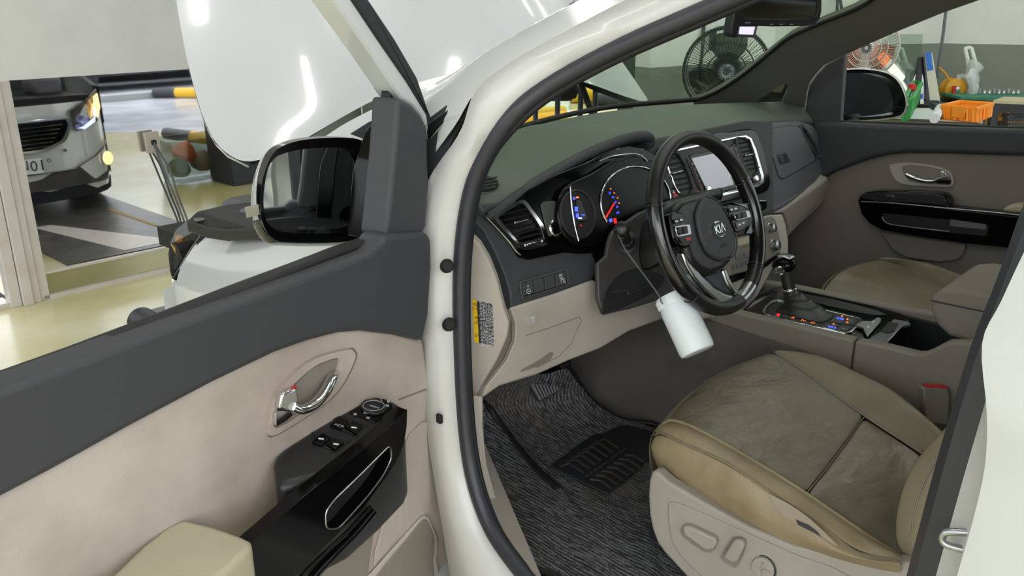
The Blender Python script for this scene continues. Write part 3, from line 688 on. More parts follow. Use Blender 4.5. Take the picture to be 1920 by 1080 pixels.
# headlamp corner seen directly
hp = P3(A(322, 522, X=.955), A(387, 426, X=1.03), A(318, 470, X=1.03))
mat('amber lamp', (240, 170, 90), .3, emit=.5)
mat('warm lamp', (255, 214, 140), .3, emit=1.2)
mat('lamp chrome', (150, 150, 152), .2, metal=.9, var=.5, vscale=25, rgb2=(60, 58, 56)); glassmat('lamp lens', (205, 205, 200), .2)
hl = slab('headlamp', hp, [(349, 414), (362, 421), (387, 426), (375, 440), (354, 471), (322, 523), (318, 508), (315, 476), (320, 452), (330, 430)], 'lamp chrome', body, th=.012, off=-.05)
slab('lens', hp, [(349, 414), (362, 421), (387, 426), (375, 440), (354, 471), (322, 523), (318, 508), (315, 476), (320, 452), (330, 430)], 'lamp lens', hl, th=.004, off=.0)
slab('reflector', hp, [(328, 441), (337, 439), (334, 450), (327, 453)], 'amber lamp', hl, th=.012, off=-.035)
slab('black_trim', hp, [(384, 428), (390, 428), (358, 476), (324, 524), (322, 516), (352, 468)], 'gloss black', hl, th=.012, off=-.01)
slab('divider', hp, [(330, 455), (360, 450), (350, 470), (328, 474)], 'gloss black', hl, th=.01, off=-.036)
slab('projector', hp, [(326, 476), (350, 474), (338, 500), (324, 505)], 'satin silver', hl, th=.01, off=-.036, r=.3)
# engine bay cover
def zsl(name, L, m, th, par, **k):
    f = [A(x, y, Z=z) for x, y, z in L]; return prism(name, f, [v-V((0, 0, th)) for v in f], m, par, **k)
ec = zsl('engine_bay_cover', [(349, 414, 1.05), (372, 399, 1.07), (430, 382, 1.09), (470, 378, 1.1), (520, 360, 1.12), (520, 430, 1.1), (462, 428, 1.08), (425, 431, 1.06), (387, 426, 1.05)], 'black plastic', .03, body, bevel=.004)
zsl('cover_rib', [(362, 409, 1.06), (440, 392, 1.085), (470, 390, 1.1), (470, 396, 1.1), (440, 397, 1.085), (366, 413, 1.06)], 'grey plastic', .005, ec)
box('bay_floor', (XC, 2.2, .86), (1.5, .9, .06), 'matte black', body)
for k, (x, y, z, sx, sy, sz) in enumerate([(1.35, 2.25, .95, .25, .3, .12), (1.9, 2.3, .96, .5, .35, .12), (2.45, 2.2, .95, .22, .3, .14), (1.65, 2.55, .95, .3, .12, .08)]):
    box('engine_part', (x, y, z), (sx, sy, sz), 'black plastic' if k % 2 else 'grey plastic', body, bevel=.03)
# front end (faces the mirrored pane)
def ny(x): u = abs(x-XC)/.93; return max(2.86-.10*u*u-(1.0 if x < XC else .42)*u**7, 2.2)
def npt(x, z, off=0):
    bz = -.05*max(0, (z-.72)/.3)**2-.05*max(0, (.30-z)/.2)
    return V((x, ny(x)+bz+off, z-.05))
def nslab(name, L, m, off=0, th=.02, par=None, r=0, **k):
    L = [V((x, z, 0)) for x, z in L]
    if r: L = rnd(L, r)
    Q = []
    for i in range(len(L)):
        a, b = L[i], L[(i+1) % len(L)]; s = max(1, int((a-b).length/.08))
        for j in range(s): Q.append(a.lerp(b, j/s))
    return prism(name, [npt(v.x, v.y, off+th) for v in Q], [npt(v.x, v.y, off) for v in Q], m, par or body, bevel=k.pop('bevel', .003), **k)
fr = grid('front_bumper', [[npt(XC+.965*s, z, -.02) for s in [-1, -.985, -.96, -.92, -.85, -.7, -.5, -.25, 0, .25, .5, .7, .85, .92, .96, .985, 1]] for z in [.2, .3, .4, .5, .6, .7, .8, .87, .9]], 'white paint', body)
grid('far_fender', [[V((XC+.955, yy, z)) for yy in (ny(XC+.965)-.03, 2.32, 1.9, 1.6)] for z in (.62, .8, .92)]+[[V((XC+.84, yy, 1.06)) for yy in (ny(XC+.965)-.10, 2.2, 1.9, 1.6)]], 'white paint', body)
grid('wheel_arch_panel', [[V((XC+.955, yy, z)) for yy in (ny(XC+.965)-.03, 2.30)] for z in (.2, .5, .64)], 'white paint', body)
nslab('grille_surround', [(1.37, .80), (2.41, .80), (2.42, .74), (2.36, .62), (2.2, .56), (1.58, .56), (1.42, .62), (1.36, .74)], 'chrome', .0, .015, r=.3, holes=())
gr = nslab('grille', [(1.40, .785), (2.38, .785), (2.39, .74), (2.33, .635), (2.18, .58), (1.6, .58), (1.45, .635), (1.39, .74)], 'gloss black', .012, .01, r=.3)
for k in range(6):
    z = .60+.030*k; w = .34+.022*k; tube('grille_bar', [npt(XC+w*s, z, .028) for s in (-1, -.5, 0, .5, 1)], .0035, 'chrome', gr, res=6)
for sgn in (-1, 1):
    q = lambda x: XC+sgn*x
    h = nslab('headlamp', [(q(.53), .84), (q(.56), .68), (q(.78), .73), (q(.88), .82), (q(.90), .96), (q(.75), .93)], 'lamp chrome', -.01, .02)
    nslab('side_lamp', [(q(.74), .80), (q(.78), .75), (q(.87), .82), (q(.88), .93), (q(.78), .92)], 'warm lamp', .012, .008, h)
    nslab('light_strip', [(q(.575), .705), (q(.63), .69), (q(.74), .73), (q(.765), .80), (q(.76), .84), (q(.745), .84), (q(.735), .765), (q(.62), .715)], 'white glow', .012, .008, h)
    # fog lamp in the lower intake end
    f_ = lathe('fog_lamp', [(.055, 0), (.055, .02), (.045, .03), (.001, .035)], npt(q(.82), .42, .0), (sgn*.5, 1, 0), 'warm lamp', body, res=20)
    lathe('bezel', [(.056, 0), (.060, .018), (.054, .020)], npt(q(.82), .42, .0), (sgn*.5, 1, 0), 'chrome', f_, res=20)
nslab('lower_intake', [(XC-.90, .54), (XC-.60, .44), (XC-.5, .40), (XC+.5, .40), (XC+.60, .44), (XC+.90, .54), (XC+.92, .38), (XC+.80, .27), (XC+.6, .28), (XC-.6, .28), (XC-.80, .27), (XC-.92, .38)], 'pit plate', -.005, .016)
nslab('skid_lip', [(XC-.9, .25), (XC-.6, .27), (XC+.6, .27), (XC+.9, .25), (XC+.93, .17), (XC-.93, .17)], 'rubber', -.01, .02)
npl = nslab('number_plate', [(XC-.26, .52), (XC+.26, .52), (XC+.26, .41), (XC-.26, .41)], 'white plastic', .02, .008)
text('plate_text', '\u00b010\ub098', npt(XC+.06, .465, .030), (-1, 0, 0), (0, 1, 0), .115, 'matte black', npl, align='RIGHT')
for s in (-1, 1): lathe('parking_sensor', [(.012, 0), (.012, .012), (.001, .013)], npt(XC+s*.45, .55, -.012), (0, 1, 0), 'grey plastic', body, res=12)
for s, y in ((-1, 1.85), (1, 1.95)): lathe('front_wheel', [(.19, -.1), (.31, -.1), (.335, -.07), (.335, .07), (.31, .1), (.19, .1), (.16, .06), (.001, .05)], (XC+s*.84, y, .335), (s, 0, 0), 'rubber', body, res=32)
# roof, far side, floor, rear so the cabin is shaded like a van's
def qd(name, L, m, par, solid=.02, **k): return obj(name, L, [[0, 1, 2, 3]], m, par, solid=solid, smooth=False, **k)
roof = [[V((x, y, 1.78-.05*abs(x-XC)**2-.06*max(0, (y-.2))**1.5)) for x in (1.17, 1.4, XC, 2.38, 2.6)] for y in (-2.2, -.8, .3, .70)]
grid('roof', roof, 'white paint', body, solid=.03)
grid('headliner', [[v-V((0, 0, .03)) for v in r] for r in roof], 'pillar trim', body, solid=.01)
qd('cabin_floor', [V((1.0, -2.2, .50)), V((2.75, -2.2, .50)), V((2.75, 1.75, .50)), V((1.0, 1.75, .50))], 'matte black', body)
qd('firewall', [V((.99, 1.72, .45)), V((2.75, 1.72, .45)), V((2.75, 1.60, 1.10)), V((.99, 1.60, 1.10))], 'rubber', body)
qd('rear_wall', [V((1.0, -2.2, .4)), V((2.8, -2.2, .4)), V((2.75, -2.2, 1.1)), V((1.0, -2.2, 1.1))], 'dark beige', body)
box('side_sill', (.97, -.2, .42), (.14, 2.7, .16), 'jamb paint', body, bevel=.02)
# scuff/sill trim visible inside the seal
zsl('sill_trim', [(905, 745, .66), (908, 830, .64), (925, 930, .60), (960, 1010, .58), (1010, 1075, .56), (1090, 1140, .55), (1040, 1140, .60), (950, 1050, .62), (905, 960, .64), (884, 870, .66), (878, 760, .69)], 'beige plastic', .02, body)
# kick panel trim beside the mat
kp = Pl(A(890, 850, X=1.03), (-.55, -.83, .12))
slab('kick_trim', kp, [(873, 740), (905, 745), (905, 800), (912, 870), (928, 930), (950, 965), (965, 1000), (1010, 1050), (1080, 1110), (1000, 1110), (930, 1030), (895, 930), (880, 850)], 'beige plastic', body, th=.01)

# windscreen
wr = []
for v_ in range(5):
    f = v_/4; row = []
    for u_ in range(9):
        s = -1+u_/4; hw = .80-.14*f
        row.append(V((XC+s*hw, 1.66-.85*f-.24*s*s*(1-.3*f), 1.255+.475*f)))
    wr.append(row)

# wiper / cowl line at the windscreen foot
tube('windscreen_gasket', [A(x, y, Z=1.262) for x, y in [(905, 262), (950, 246), (1020, 226), (1080, 212), (1140, 201), (1200, 195), (1260, 190), (1310, 186)]], .008, 'matte black', body, sm=3)

# B pillar at the right edge
pb = [A(x, y, X=X_) for x, y, X_ in [(1945, 330, 1.02), (1920, 380, 1.01), (1870, 520, 1.0), (1820, 650, .99), (1760, 850, .985), (1697, 1090, .98), (1680, 1160, .98)]]
pb2 = [A(x, y, X=X_) for x, y, X_ in [(1985, 380, .98), (1958, 450, .97), (1905, 580, .965), (1862, 705, .96), (1808, 890, .955), (1752, 1090, .95), (1735, 1160, .95)]]
md = [a.lerp(b, .5)+V((-.012, .004, 0)) for a, b in zip(pb, pb2)]
bk = [v+V((.03, -.03, 0)) for v in pb]
grid('b_pillar_seal', [cr(bk, 4), cr(pb, 4), cr(md, 4), cr(pb2, 4)], 'seal rubber', body)
w2 = [A(x, y, X=X_) for x, y, X_ in [(1985, 380, .95), (1945, 450, .94), (1893, 560, .935), (1857, 640, .93), (1866, 770, .92), (1862, 868, .92), (1838, 974, .915), (1805, 1090, .91), (1795, 1160, .91)]]
pbw = resample(pb2, 9)
grid('b_pillar_jamb', [cr(pbw, 4), cr([a.lerp(b, .5)+V((0, -.004, 0)) for a, b in zip(pbw, w2)], 4), cr(w2, 4)], 'jamb paint', body)
w3 = [v+V((-.014, .004, 0)) for v in w2]; w4 = [v+V((-.02, -.03, 0)) for v in w2]; w5 = [v+V((-.02, -.35, 0)) for v in w2]
grid('b_pillar_skin', [cr(w2, 4), cr(w3, 4), cr(w4, 4), cr(w5, 4)], 'white paint', body)
sp_ = Pl(A(1800, 1010, X=.925), (-.35, .9, .05))
st = thing('door_striker', A(1800, 1012, X=.93), 'zinc door striker loop bolted on the white rear door jamb', 'striker')
sb = [A(1827, 1000, X=.935), A(1790, 997, X=.93), A(1770, 1000, X=.928), A(1766, 1010, X=.928), A(1772, 1020, X=.928), A(1792, 1027, X=.93), A(1820, 1034, X=.933)]
tube('loop', sb, .0042, 'satin silver', st, sm=5, res=10)
prism('plate', [A(x, y, X=.94) for x, y in [(1822, 985), (1830, 982), (1826, 1030), (1812, 1068), (1803, 1065), (1812, 1020)]], [A(x, y, X=.94)+V((.006, -.004, 0)) for x, y in [(1822, 985), (1830, 982), (1826, 1030), (1812, 1068), (1803, 1065), (1812, 1020)]], 'rubber', st)

# ---- bonnet
HN = V((0, -.79, .613)); HP = Pl((XC, 1.90, 1.265), HN)
hood = thing('bonnet', (XC, 1.9, 1.26), 'large glossy white bonnet propped wide open', 'bonnet')
Lp = [(470, 306), (430, 286), (408, 264), (394, 240), (382, 210), (370, 170), (356, 120), (344, 60), (334, 5), (326, -60), (318, -160), (330, -260), (380, -330)]
rows = []; rowsb = []
for k, (x, y) in enumerate(Lp):
    a = HP.at(x, y); s_ = (a-V((XC, 1.9, 1.265))).dot(V((0, .613, .79))); hw = XC-a.x
    row = []; hr = [2.730, 2.725, 2.719, 2.713, 2.705, 2.692, 2.668, 2.635, 2.60, 2.555, 2.49, 2.40, 2.30][k]-XC
    for j in range(17):
        u = -1+j/8
        cv = .02*(1-u*u) - .012*max(0, abs(u)-.8)/.2 + (.010 if .38 < abs(u) < .7 else 0)
        lowz = .185*(1-u*u)**1.5*max(0, 1-k/7)
        p = V((XC+u*(hw if u < 0 else hr), 1.9+s_*.613, 1.265+s_*.79))-HN*0+V(HN)*cv
        p += V((0, .613, .79))*lowz
        row.append(p)
    rows.append(row)
grid('outer_panel', rows, 'white paint', hood, sub=2)
grid('inner_liner', [[V((XC+(p.x-XC)*.965, p.y, p.z))-HN*.03+V((0, .006, .012)) for p in r] for r in rows], 'rubber', hood)
grid('hem', [[p-HN*.001 for p in [r[0] for r in rows]], [p-HN*.012+V((.004,0,0)) for p in [r[0] for r in rows]]], 'white paint', hood)
tag(tube('prop_strut', [(2.62, 2.0, 1.05), (2.60, 2.25, 1.55)], .012, 'matte black'), 'black bonnet strut under the far side of the lifted bonnet', 'strut')

# ---- driver door
DN_ = V((.150, -.989, 0)); DP = Pl((.942, 1.097, 1.2), DN_)
door = thing('front_door', (.93, 1.10, .3), 'driver door swung wide open showing charcoal and beige inner trim', 'car door')
slab('door_shell', DP, [(-260, 880), (0, 770), (340, 640), (700, 500), (790, 470), (806, 640), (812, 760), (826, 860), (836, 1000), (840, 1200), (-260, 1500)], 'white paint', door, th=.10, off=-.135, bevel=.01)
up = [(-260, 842), (0, 730), (180, 664), (347, 600), (480, 552), (600, 508), (690, 474), (716, 452), (722, 441), (800, 434), (811, 446), (812, 500), (806, 590), (795, 641), (740, 629), (680, 622), (640, 625), (585, 639), (520, 662), (400, 720), (250, 800), (100, 884), (0, 937), (-260, 1075)]
# upper trim: thick rolled pad
f = DP.pts(up, .0); b_ = DP.pts(up, -.04)
slab('upper_trim', DP, up, 'charcoal plastic', door, th=.055, off=-.04, bevel=.014, seg=4)
slab('belt_seal', DP, [(-260, 824), (0, 712), (178, 648), (302, 600), (440, 546), (560, 500), (640, 468), (706, 446), (712, 456), (690, 477), (600, 511), (480, 555), (347, 603), (180, 668), (0, 735), (-260, 848)], 'matte black', door, th=.03, off=-.04, bevel=.006)
slab('belt_seal_lip', DP, [(-260, 818), (0, 707), (178, 643), (302, 595), (440, 541), (560, 496), (640, 465), (706, 443), (706, 446), (640, 469), (302, 601), (0, 713), (-260, 826)], 'seal rubber', door, th=.02, off=-.075, bevel=.004)
pn = [(-260, 1060), (0, 925), (250, 790), (400, 708), (520, 650), (640, 612), (740, 615), (797, 636), (804, 690), (815, 745), (835, 790), (839, 860), (845, 950), (851, 1040), (856, 1200), (-260, 1500)]
panel = slab('door_panel', DP, pn, 'door beige', door, th=.05, off=-.05, bevel=.012, seg=3)
slab('seam', DP, [(747, 749), (799, 729), (800, 731.5), (748, 751)], 'dark beige', panel, th=.001, off=.0005, bevel=0)
# window frame of the door
slab('frame_gasket', DP, [(520, -190), (605, -40), (622, 0), (640, 25), (700, 110), (737, 165), (742, 180), (734, 250), (724, 330), (716, 440), (706, 448), (712, 330), (722, 240), (731, 172), (695, 115), (634, 30), (610, -8), (596, -40), (508, -190)], 'matte black', door, th=.02, off=-.06, bevel=.003)
slab('window_frame', DP, [(518, -190), (603, -40), (622, -3), (642, 25), (702, 110), (739, 166), (751, 185), (772, 196), (790, 214), (802, 240), (806, 232), (803, 215), (767, 155), (712, 75), (662, 0), (640, -40), (560, -190)], 'white paint', door, th=.05, off=-.075, bevel=.006)
slab('frame_seal', DP, [(558, -190), (640, -40), (661, 0), (711, 75), (766, 155), (803, 216), (806, 236), (809, 222), (783, 146), (742, 75), (692, 0), (668, -40), (590, -190)], 'rubber', door, th=.06, off=-.08, bevel=.006, seg=3)
slab('pillar_cover', DP, [(746, 184), (758, 187), (772, 196), (790, 215), (803, 238), (806, 350), (800, 425), (794, 440), (785, 443), (722, 445), (728, 400), (738, 300), (744, 230)], 'charcoal plastic', door, th=.06, off=-.06, bevel=.008, seg=3)
slab('sail_cover', DP, [(700, 330), (722, 255), (733, 240), (722, 330), (712, 442), (690, 450)], 'gloss black', door, th=.05, off=-.12)
tag_ = None
# inner handle
bz = [(651, 656), (662, 658), (666, 672), (650, 708), (630, 738), (602, 763), (541, 803), (513, 817), (505, 811), (509, 774), (523, 740), (561, 694), (602, 669)]
hol = [(637, 672), (634, 698), (614, 735), (582, 764), (519, 803), (518, 773), (540, 734), (582, 693), (612, 677)]
hb = slab('handle_bezel', DP, bz, 'door beige', door, th=.009, off=.0, bevel=.003, sm=3, holes=[hol])
tube('bezel_line', [DP.at(x, y, .0008) for x, y in [(v.x, v.y) for v in cr([V((585+(x-585)*1.03, 737+(y-737)*1.02, 0)) for x, y in bz], 3, True)]], .0012, 'dark beige', hb, closed=True, res=6)
slab('recess', DP, hol, 'dark beige', hb, th=.002, off=.0005, bevel=0)
hd = tube('inner_handle', [DP.at(x, y, o) for x, y, o in [(548, 762, .02), (566, 768, .024), (590, 757, .026), (610, 734, .024), (621, 712, .016), (626, 704, .008)]], .0075, 'chrome', door, sm=5, res=12, ky=1.3)
slab('lever', DP, [(530, 738), (556, 729), (560, 748), (557, 768), (538, 772), (524, 766)], 'chrome', hd, th=.012, off=.010, bevel=.004, r=.2)
slab('lock_knob', DP, [(517, 776), (526, 770), (545, 772), (550, 778), (536, 790), (518, 800)], 'chrome', hd, th=.012, off=.006, bevel=.004, r=.2)
slab('lock_mark', DP, [(548, 727), (556, 723), (558, 729), (546, 731)], 'red plastic', hd, th=.010, off=.003, bevel=.001)
# switch pod
p0, p1 = DP.at(529, 840, .0), DP.at(706, 742, .0); p2 = DP.at(650, 868, .085)
SP = P3(p0, p1, p2)
podL = [(512, 866), (516, 852), (530, 839), (602, 791), (663, 755), (690, 745), (710, 742), (738, 749), (760, 763), (750, 785), (700, 830), (640, 876), (600, 893), (560, 905), (520, 912)]
top = SP.pts(podL); down = [v+V((0, 0, -.17)) for v in top]
pod = prism('switch_pod', top, down, 'black plastic', door, bevel=.012, seg=4)
def sw(name, L, m='black plastic', th=.004, off=.0, par=None, **k): return slab(name, SP, L, m, par or pod, th=th, off=off, bevel=k.pop('bevel', .001), **k)
sw('switch_plate', [(654, 773), (676, 760), (690, 757), (700, 745), (722, 748), (737, 758), (736, 766), (712, 788), (702, 792)], 'gloss black', .002)
mc = SP.at(700, 764, .003); e1 = (SP.at(722, 764, .003)-mc); 
lathe('mirror_dial', [(.020, .0), (.021, .004), (.019, .006), (.017, .005), (.016, .003), (.001, .004)], mc-SP.n*.002, SP.n, 'black plastic', pod, res=28)
tube('dial_ring', [mc+SP.n*.004+(SP.at(700+20*math.cos(g), 764+9.5*math.sin(g), .003)-mc) for g in [k*math.pi/12 for k in range(24)]], .0007, 'grey marks', pod, closed=True, res=6)
sw('window_switch', [(619, 795), (636, 781), (654, 786), (641, 803)], 'gloss black', .006); sw('window_switch', [(646, 799), (661, 788), (681, 796), (668, 812)], 'gloss black', .006)
sw('window_switch', [(585, 827), (603, 812), (622, 819), (606, 833)], 'gloss black', .006); sw('window_switch', [(612, 832), (626, 820), (646, 828), (630, 842)], 'gloss black', .006)
for L in ([(619, 779), (648, 780), (690, 796), (665, 814), (640, 806)], [(583, 810), (615, 809), (660, 824), (632, 845), (600, 835)]): sw('switch_well', L, 'matte black', .0015)
for (x, y) in [(602, 822), (630, 832), (664, 801)]: sw('switch_mark', [(x-5, y-1.4), (x+5, y-.2), (x+5, y+1.6), (x-5, y+.4)], 'white marks', .001, .0062, bevel=0)
def swtext(s, x, y, h, d=(10, 3)): return ptext('switch_lettering', s, SP, x, y, d, h, 'white marks', pod, off=.0068)
swtext('AUTO', 636, 798, 3.4); swtext('MIRROR', 702, 763, 2.6); swtext('R', 728, 754, 4); swtext('L', 715, 749, 4)
for (x, y, w) in [(686, 773, 4), (666, 776, 3), (690, 783, 3), (714, 753, 3), (726, 760, 3)]: sw('switch_icon', [(x-w, y-2), (x+w, y-1.5), (x+w, y+2), (x-w, y+1.5)], 'grey marks', .0012, .003, bevel=0)
# gloss pull bar with an opening
bar_ = [(764, 768), (763, 800), (757, 836), (742, 868), (724, 895), (684, 950), (635, 1000), (561, 1072), (500, 1125), (380, 1160), (400, 1086), (470, 1018), (500, 992), (561, 938), (629, 884), (690, 836), (724, 806), (748, 782)]
hole = [(v.x, v.y) for v in rnd([V((x, y, 0)) for x, y in [(732, 834), (735, 858), (720, 890), (690, 930), (660, 964), (634, 992), (612, 992), (610, 960), (626, 938), (670, 896), (700, 866)]], .4, 3)]
BP = Pl(DP.at(640, 900, .10), DN_+V((-.06, 0, .05)))
pb_ = slab('pull_handle', BP, bar_, 'gloss black', door, th=.026, off=-.016, bevel=.010, seg=5, holes=[hole])
tube('trim_line', [BP.at(x, y, .011) for x, y in hole+hole[:1]], .0012, 'satin silver', pb_, res=6)
slab('grip_inner', BP, [(740, 830), (738, 870), (680, 950), (620, 1010), (600, 1000), (600, 950), (660, 890)], 'grey plastic', pb_, th=.01, off=-.048)
tube('trim_strip', [BP.at(x, y, .010) for x, y in [(695, 950), (650, 998), (600, 1045), (560, 1085), (520, 1125)]], .003, 'gloss black', pb_, sm=3)
tube('lower_lip', [BP.at(x, y, -.02) for x, y in [(700, 958), (660, 1005), (610, 1055), (570, 1100)]], .008, 'gloss black', pb_, sm=3)
# speaker grille, pocket, armrest
mat('grille dots', (176, 167, 158), .6)
m = MATS['grille dots']; nt = m.node_tree; b = nt.nodes['Principled BSDF']
vo = nt.nodes.new('ShaderNodeTexVoronoi'); vo.inputs['Scale'].default_value = 330; vo.inputs['Randomness'].default_value = 0
tc = nt.nodes.new('ShaderNodeTexCoord'); nt.links.new(tc.outputs['Object'], vo.inputs['Vector'])
bp = nt.nodes.new('ShaderNodeBump'); bp.inputs['Strength'].default_value = .9; bp.inputs['Distance'].default_value = .001; nt.links.new(vo.outputs['Distance'], bp.inputs['Height']); nt.links.new(bp.outputs['Normal'], b.inputs['Normal'])
slab('speaker_grille', DP, [(792, 792), (802, 791), (811, 808), (824, 870), (826, 900), (822, 920), (800, 948), (765, 984), (702, 1062), (704, 1035), (722, 970), (741, 901), (757, 845), (768, 816)], 'grille dots', door, th=.004, off=.0, bevel=.0015)
slab('pocket_rim', DP, [(798, 966), (812, 985), (822, 1012), (820, 1050), (810, 1100), (640, 1140), (700, 1072), (760, 1005)], 'beige plastic', door, th=.006, off=0, bevel=.003, sm=3)
slab('pocket', DP, [(795, 974), (808, 990), (815, 1014), (812, 1050), (802, 1110), (660, 1150), (706, 1080), (762, 1012)], 'dark beige', door, th=.008, off=.0, bevel=.002, sm=3)
lowp = [(684, 952), (716, 930), (700, 1010), (690, 1080), (600, 1200), (520, 1200), (560, 1090), (640, 1000)]
slab('map_pocket', DP, lowp, 'dark beige', door, th=.01, off=-.004, bevel=.003)
az = DP.at(338, 975, 0).z
aL = [(338, 974), (350, 973), (400, 985), (452, 1003), (470, 1012), (473, 1020), (462, 1034), (422, 1072), (380, 1110), (300, 1200), (60, 1250), (150, 1120), (207, 1080), (267, 1022), (310, 988)]
ar = [A(x, y, Z=az+.0) for x, y in aL]
mat('armrest leather', (184, 176, 152), .5, bump=.3, bscale=500, var=.1, vscale=9)
prism('armrest', ar, [v-V((0, 0, .07)) for v in ar], 'armrest leather', door, bevel=.014, seg=4)
slab('latch_stub', DP, [(822, 778), (831, 776), (832, 792), (826, 796)], 'matte black', door, th=.02, off=-.03)

# ---- driver door mirror
MP = Pl(A(590, 350, D=1.5), (-.2, -.97, .05))
dm = thing('door_mirror', MP.at(690, 400, -.04), 'white driver side door mirror with black rim and turn lamp', 'mirror')
rim = [(500, 312), (512, 288), (530, 274), (560, 264), (600, 259), (645, 258), (678, 263), (695, 280), (701, 315), (701, 380), (694, 415), (680, 440), (655, 452), (600, 455), (545, 454), (515, 449), (495, 425), (489, 390), (491, 345)]
gls = [(501, 322), (510, 303), (524, 291), (560, 281), (610, 277), (645, 278), (668, 288), (680, 305), (686, 340), (687, 385), (680, 415), (665, 430), (640, 436), (590, 438), (540, 436), (516, 430), (499, 412), (494, 372)]
q = cr([V((x, y, 0)) for x, y in rim], 4, True); g2 = cr([V((x, y, 0)) for x, y in gls], 4, True)
fr_ = slab('rim', MP, rim, 'gloss black', dm, th=.03, off=-.03, bevel=.004, sm=4, seg=3, holes=[gls])
gl = slab('mirror_glass', MP, gls, 'mirror glass', dm, th=.003, off=-.022, bevel=0, sm=4)
cen = V((585, 360, 0)); loops = []
for off, sc, dx, dy in [(-.012, 1.0, -2, 0), (-.03, 1.03, -10, 1), (-.06, 1.02, -16, 2), (-.095, .86, -18, 2), (-.12, .6, -14, 0), (-.13, .25, -8, 0)]:
    loops.append([MP.at(cen.x+(v.x-cen.x)*sc+dx, cen.y+(v.y-cen.y)*sc+dy, off) for v in q])
shell = grid('shell', loops, 'white paint', dm, closed=True)
b0 = [v for i, v in enumerate(q)]
ll = []
for off, sc, dx, dy in [(-.010, 1.01, -2, 1), (-.032, 1.035, -10, 3), (-.06, 1.03, -14, 4)]:
    ll.append([MP.at(cen.x+(v.x-cen.x)*sc+dx, cen.y+(v.y-cen.y)*sc+dy, off) for v in q if v.y > 408])
grid('lower_shell', ll, 'gloss black', dm)
TP = Pl(MP.at(470, 395, -.02), (-.8, -.6, 0))
slab('turn_lamp', TP, [(458, 389), (484, 383), (487, 402), (462, 409)], 'lamp chrome', dm, th=.004, off=-.004, bevel=.001); 
slab('lamp_cover', TP, [(458, 389), (484, 383), (487, 402), (462, 409)], 'lamp lens', dm, th=.001, off=.001, bevel=0)
tube('mirror_arm', [MP.at(640, 430, -.06), MP.at(690, 432, -.05), DP.at(722, 430, -.09)], .022, 'gloss black', dm)
text('mirror_note', '\uc0ac\ubb3c\uc774 \ubcf4\uc774\ub294 \uac83\ubcf4\ub2e4', MP.at(585, 428, -.0185), MP.at(610, 429, -.0185)-MP.at(585, 428, -.0185), MP.n, .006, 'dash plastic', gl)
# black tyre-like stub on the floor by the bumper
o = tube('jack_pad', [A(262, 600, Z=.07), A(330, 640, Z=.05)], .07, 'rubber', res=18, bevel=.01); tag(o, 'black rounded rubber pad lying on the workshop floor by the bumper', 'rubber pad')

# ---- passenger side: pillar trim, door, mirror
ps = Pl(A(1500, 130, X=2.60), (A(1307, 189, X=2.50)-A(1507, 222, X=2.66)).cross(A(1640, 0, X=2.36)-A(1507, 222, X=2.66)))
pil = [(1700, -60), (1640, -5), (1600, 19), (1545, 41), (1484, 68), (1446, 97), (1409, 128), (1375, 153), (1342, 173), (1324, 182), (1300, 190), (1306, 240), (1520, 250), (1508, 220), (1510, 190), (1513, 172), (1518, 155), (1527, 142), (1545, 122), (1582, 104), (1630, 82), (1690, 56), (1765, 25), (1845, -3), (1960, -50)]
qh = [(1402, 208), (1420, 190), (1450, 168), (1470, 157), (1477, 160), (1475, 172), (1460, 208), (1456, 215)]
slab('far_pillar_trim', ps, pil, 'pillar trim', body, th=.025, off=-.025, bevel=0, holes=[qh])
wr = []
for (x_, y_) in [(1296, 196), (1342, 172), (1409, 127), (1484, 66), (1600, 16), (1690, -30)]:
    R_ = ps.at(x_, y_, -.012); hw = R_.x-XC; row = []
    for u_ in range(13):
        s_ = -1+u_/6; row.append(V((XC+s_*hw, R_.y+.20*(1-s_*s_), R_.z+.01*(1-s_*s_))))
    wr.append(row)
grid('windscreen', wr, 'windshield glass', body, sub=1)
slab('far_quarter_glass', ps, [(1395, 214), (1420, 184), (1478, 150), (1484, 160), (1462, 222)], 'quarter glass', body, th=.004, off=-.05, bevel=0)
tube('far_pillar_gasket', [ps.at(x, y, .001) for x, y in [(1700, -60), (1640, -5), (1600, 19), (1545, 41), (1484, 68), (1446, 97), (1409, 128), (1375, 153), (1342, 173), (1310, 186)]], .006, 'matte black', body, sm=3)
PX = 2.71; PP = Pl((PX, .8, 1.2), (-1, 0, 0))
pd = thing('front_door', (PX, .9, .3), 'closed passenger door with dark window ledge and beige inner trim', 'car door')
slab('window_frame', PP, [(1508, 222), (1512, 185), (1516, 160), (1530, 140), (1548, 121), (1584, 101), (1580, 150), (1574, 232), (1506, 240)], 'charcoal plastic', pd, th=.03, off=-.03, bevel=.006, seg=3)
slab('upper_trim', PP, [(1506, 228), (1560, 229), (1640, 233), (1780, 238), (1960, 244), (1960, 294), (1840, 291), (1760, 288), (1700, 287.5), (1671, 290), (1640, 296), (1600, 309), (1560, 325), (1530, 345), (1500, 360)], 'charcoal plastic', pd, th=.06, off=-.045, bevel=.014, seg=4)
tube('belt_seal', [A(x, y, X=PX+.01) for x, y in [(1575, 229), (1700, 233), (1960, 243)]], .006, 'matte black', pd)
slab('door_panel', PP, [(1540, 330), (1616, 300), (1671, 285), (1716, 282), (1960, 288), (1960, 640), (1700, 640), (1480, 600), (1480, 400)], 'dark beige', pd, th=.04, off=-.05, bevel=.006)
hb = slab('handle_bezel', PP, [(1667, 313), (1672, 308), (1700, 305), (1735, 308), (1765, 314), (1783, 324), (1788, 340), (1784, 350), (1765, 351), (1720, 349), (1690, 345), (1675, 333)], 'beige plastic', pd, th=.008, off=-.01, bevel=.002, sm=3)
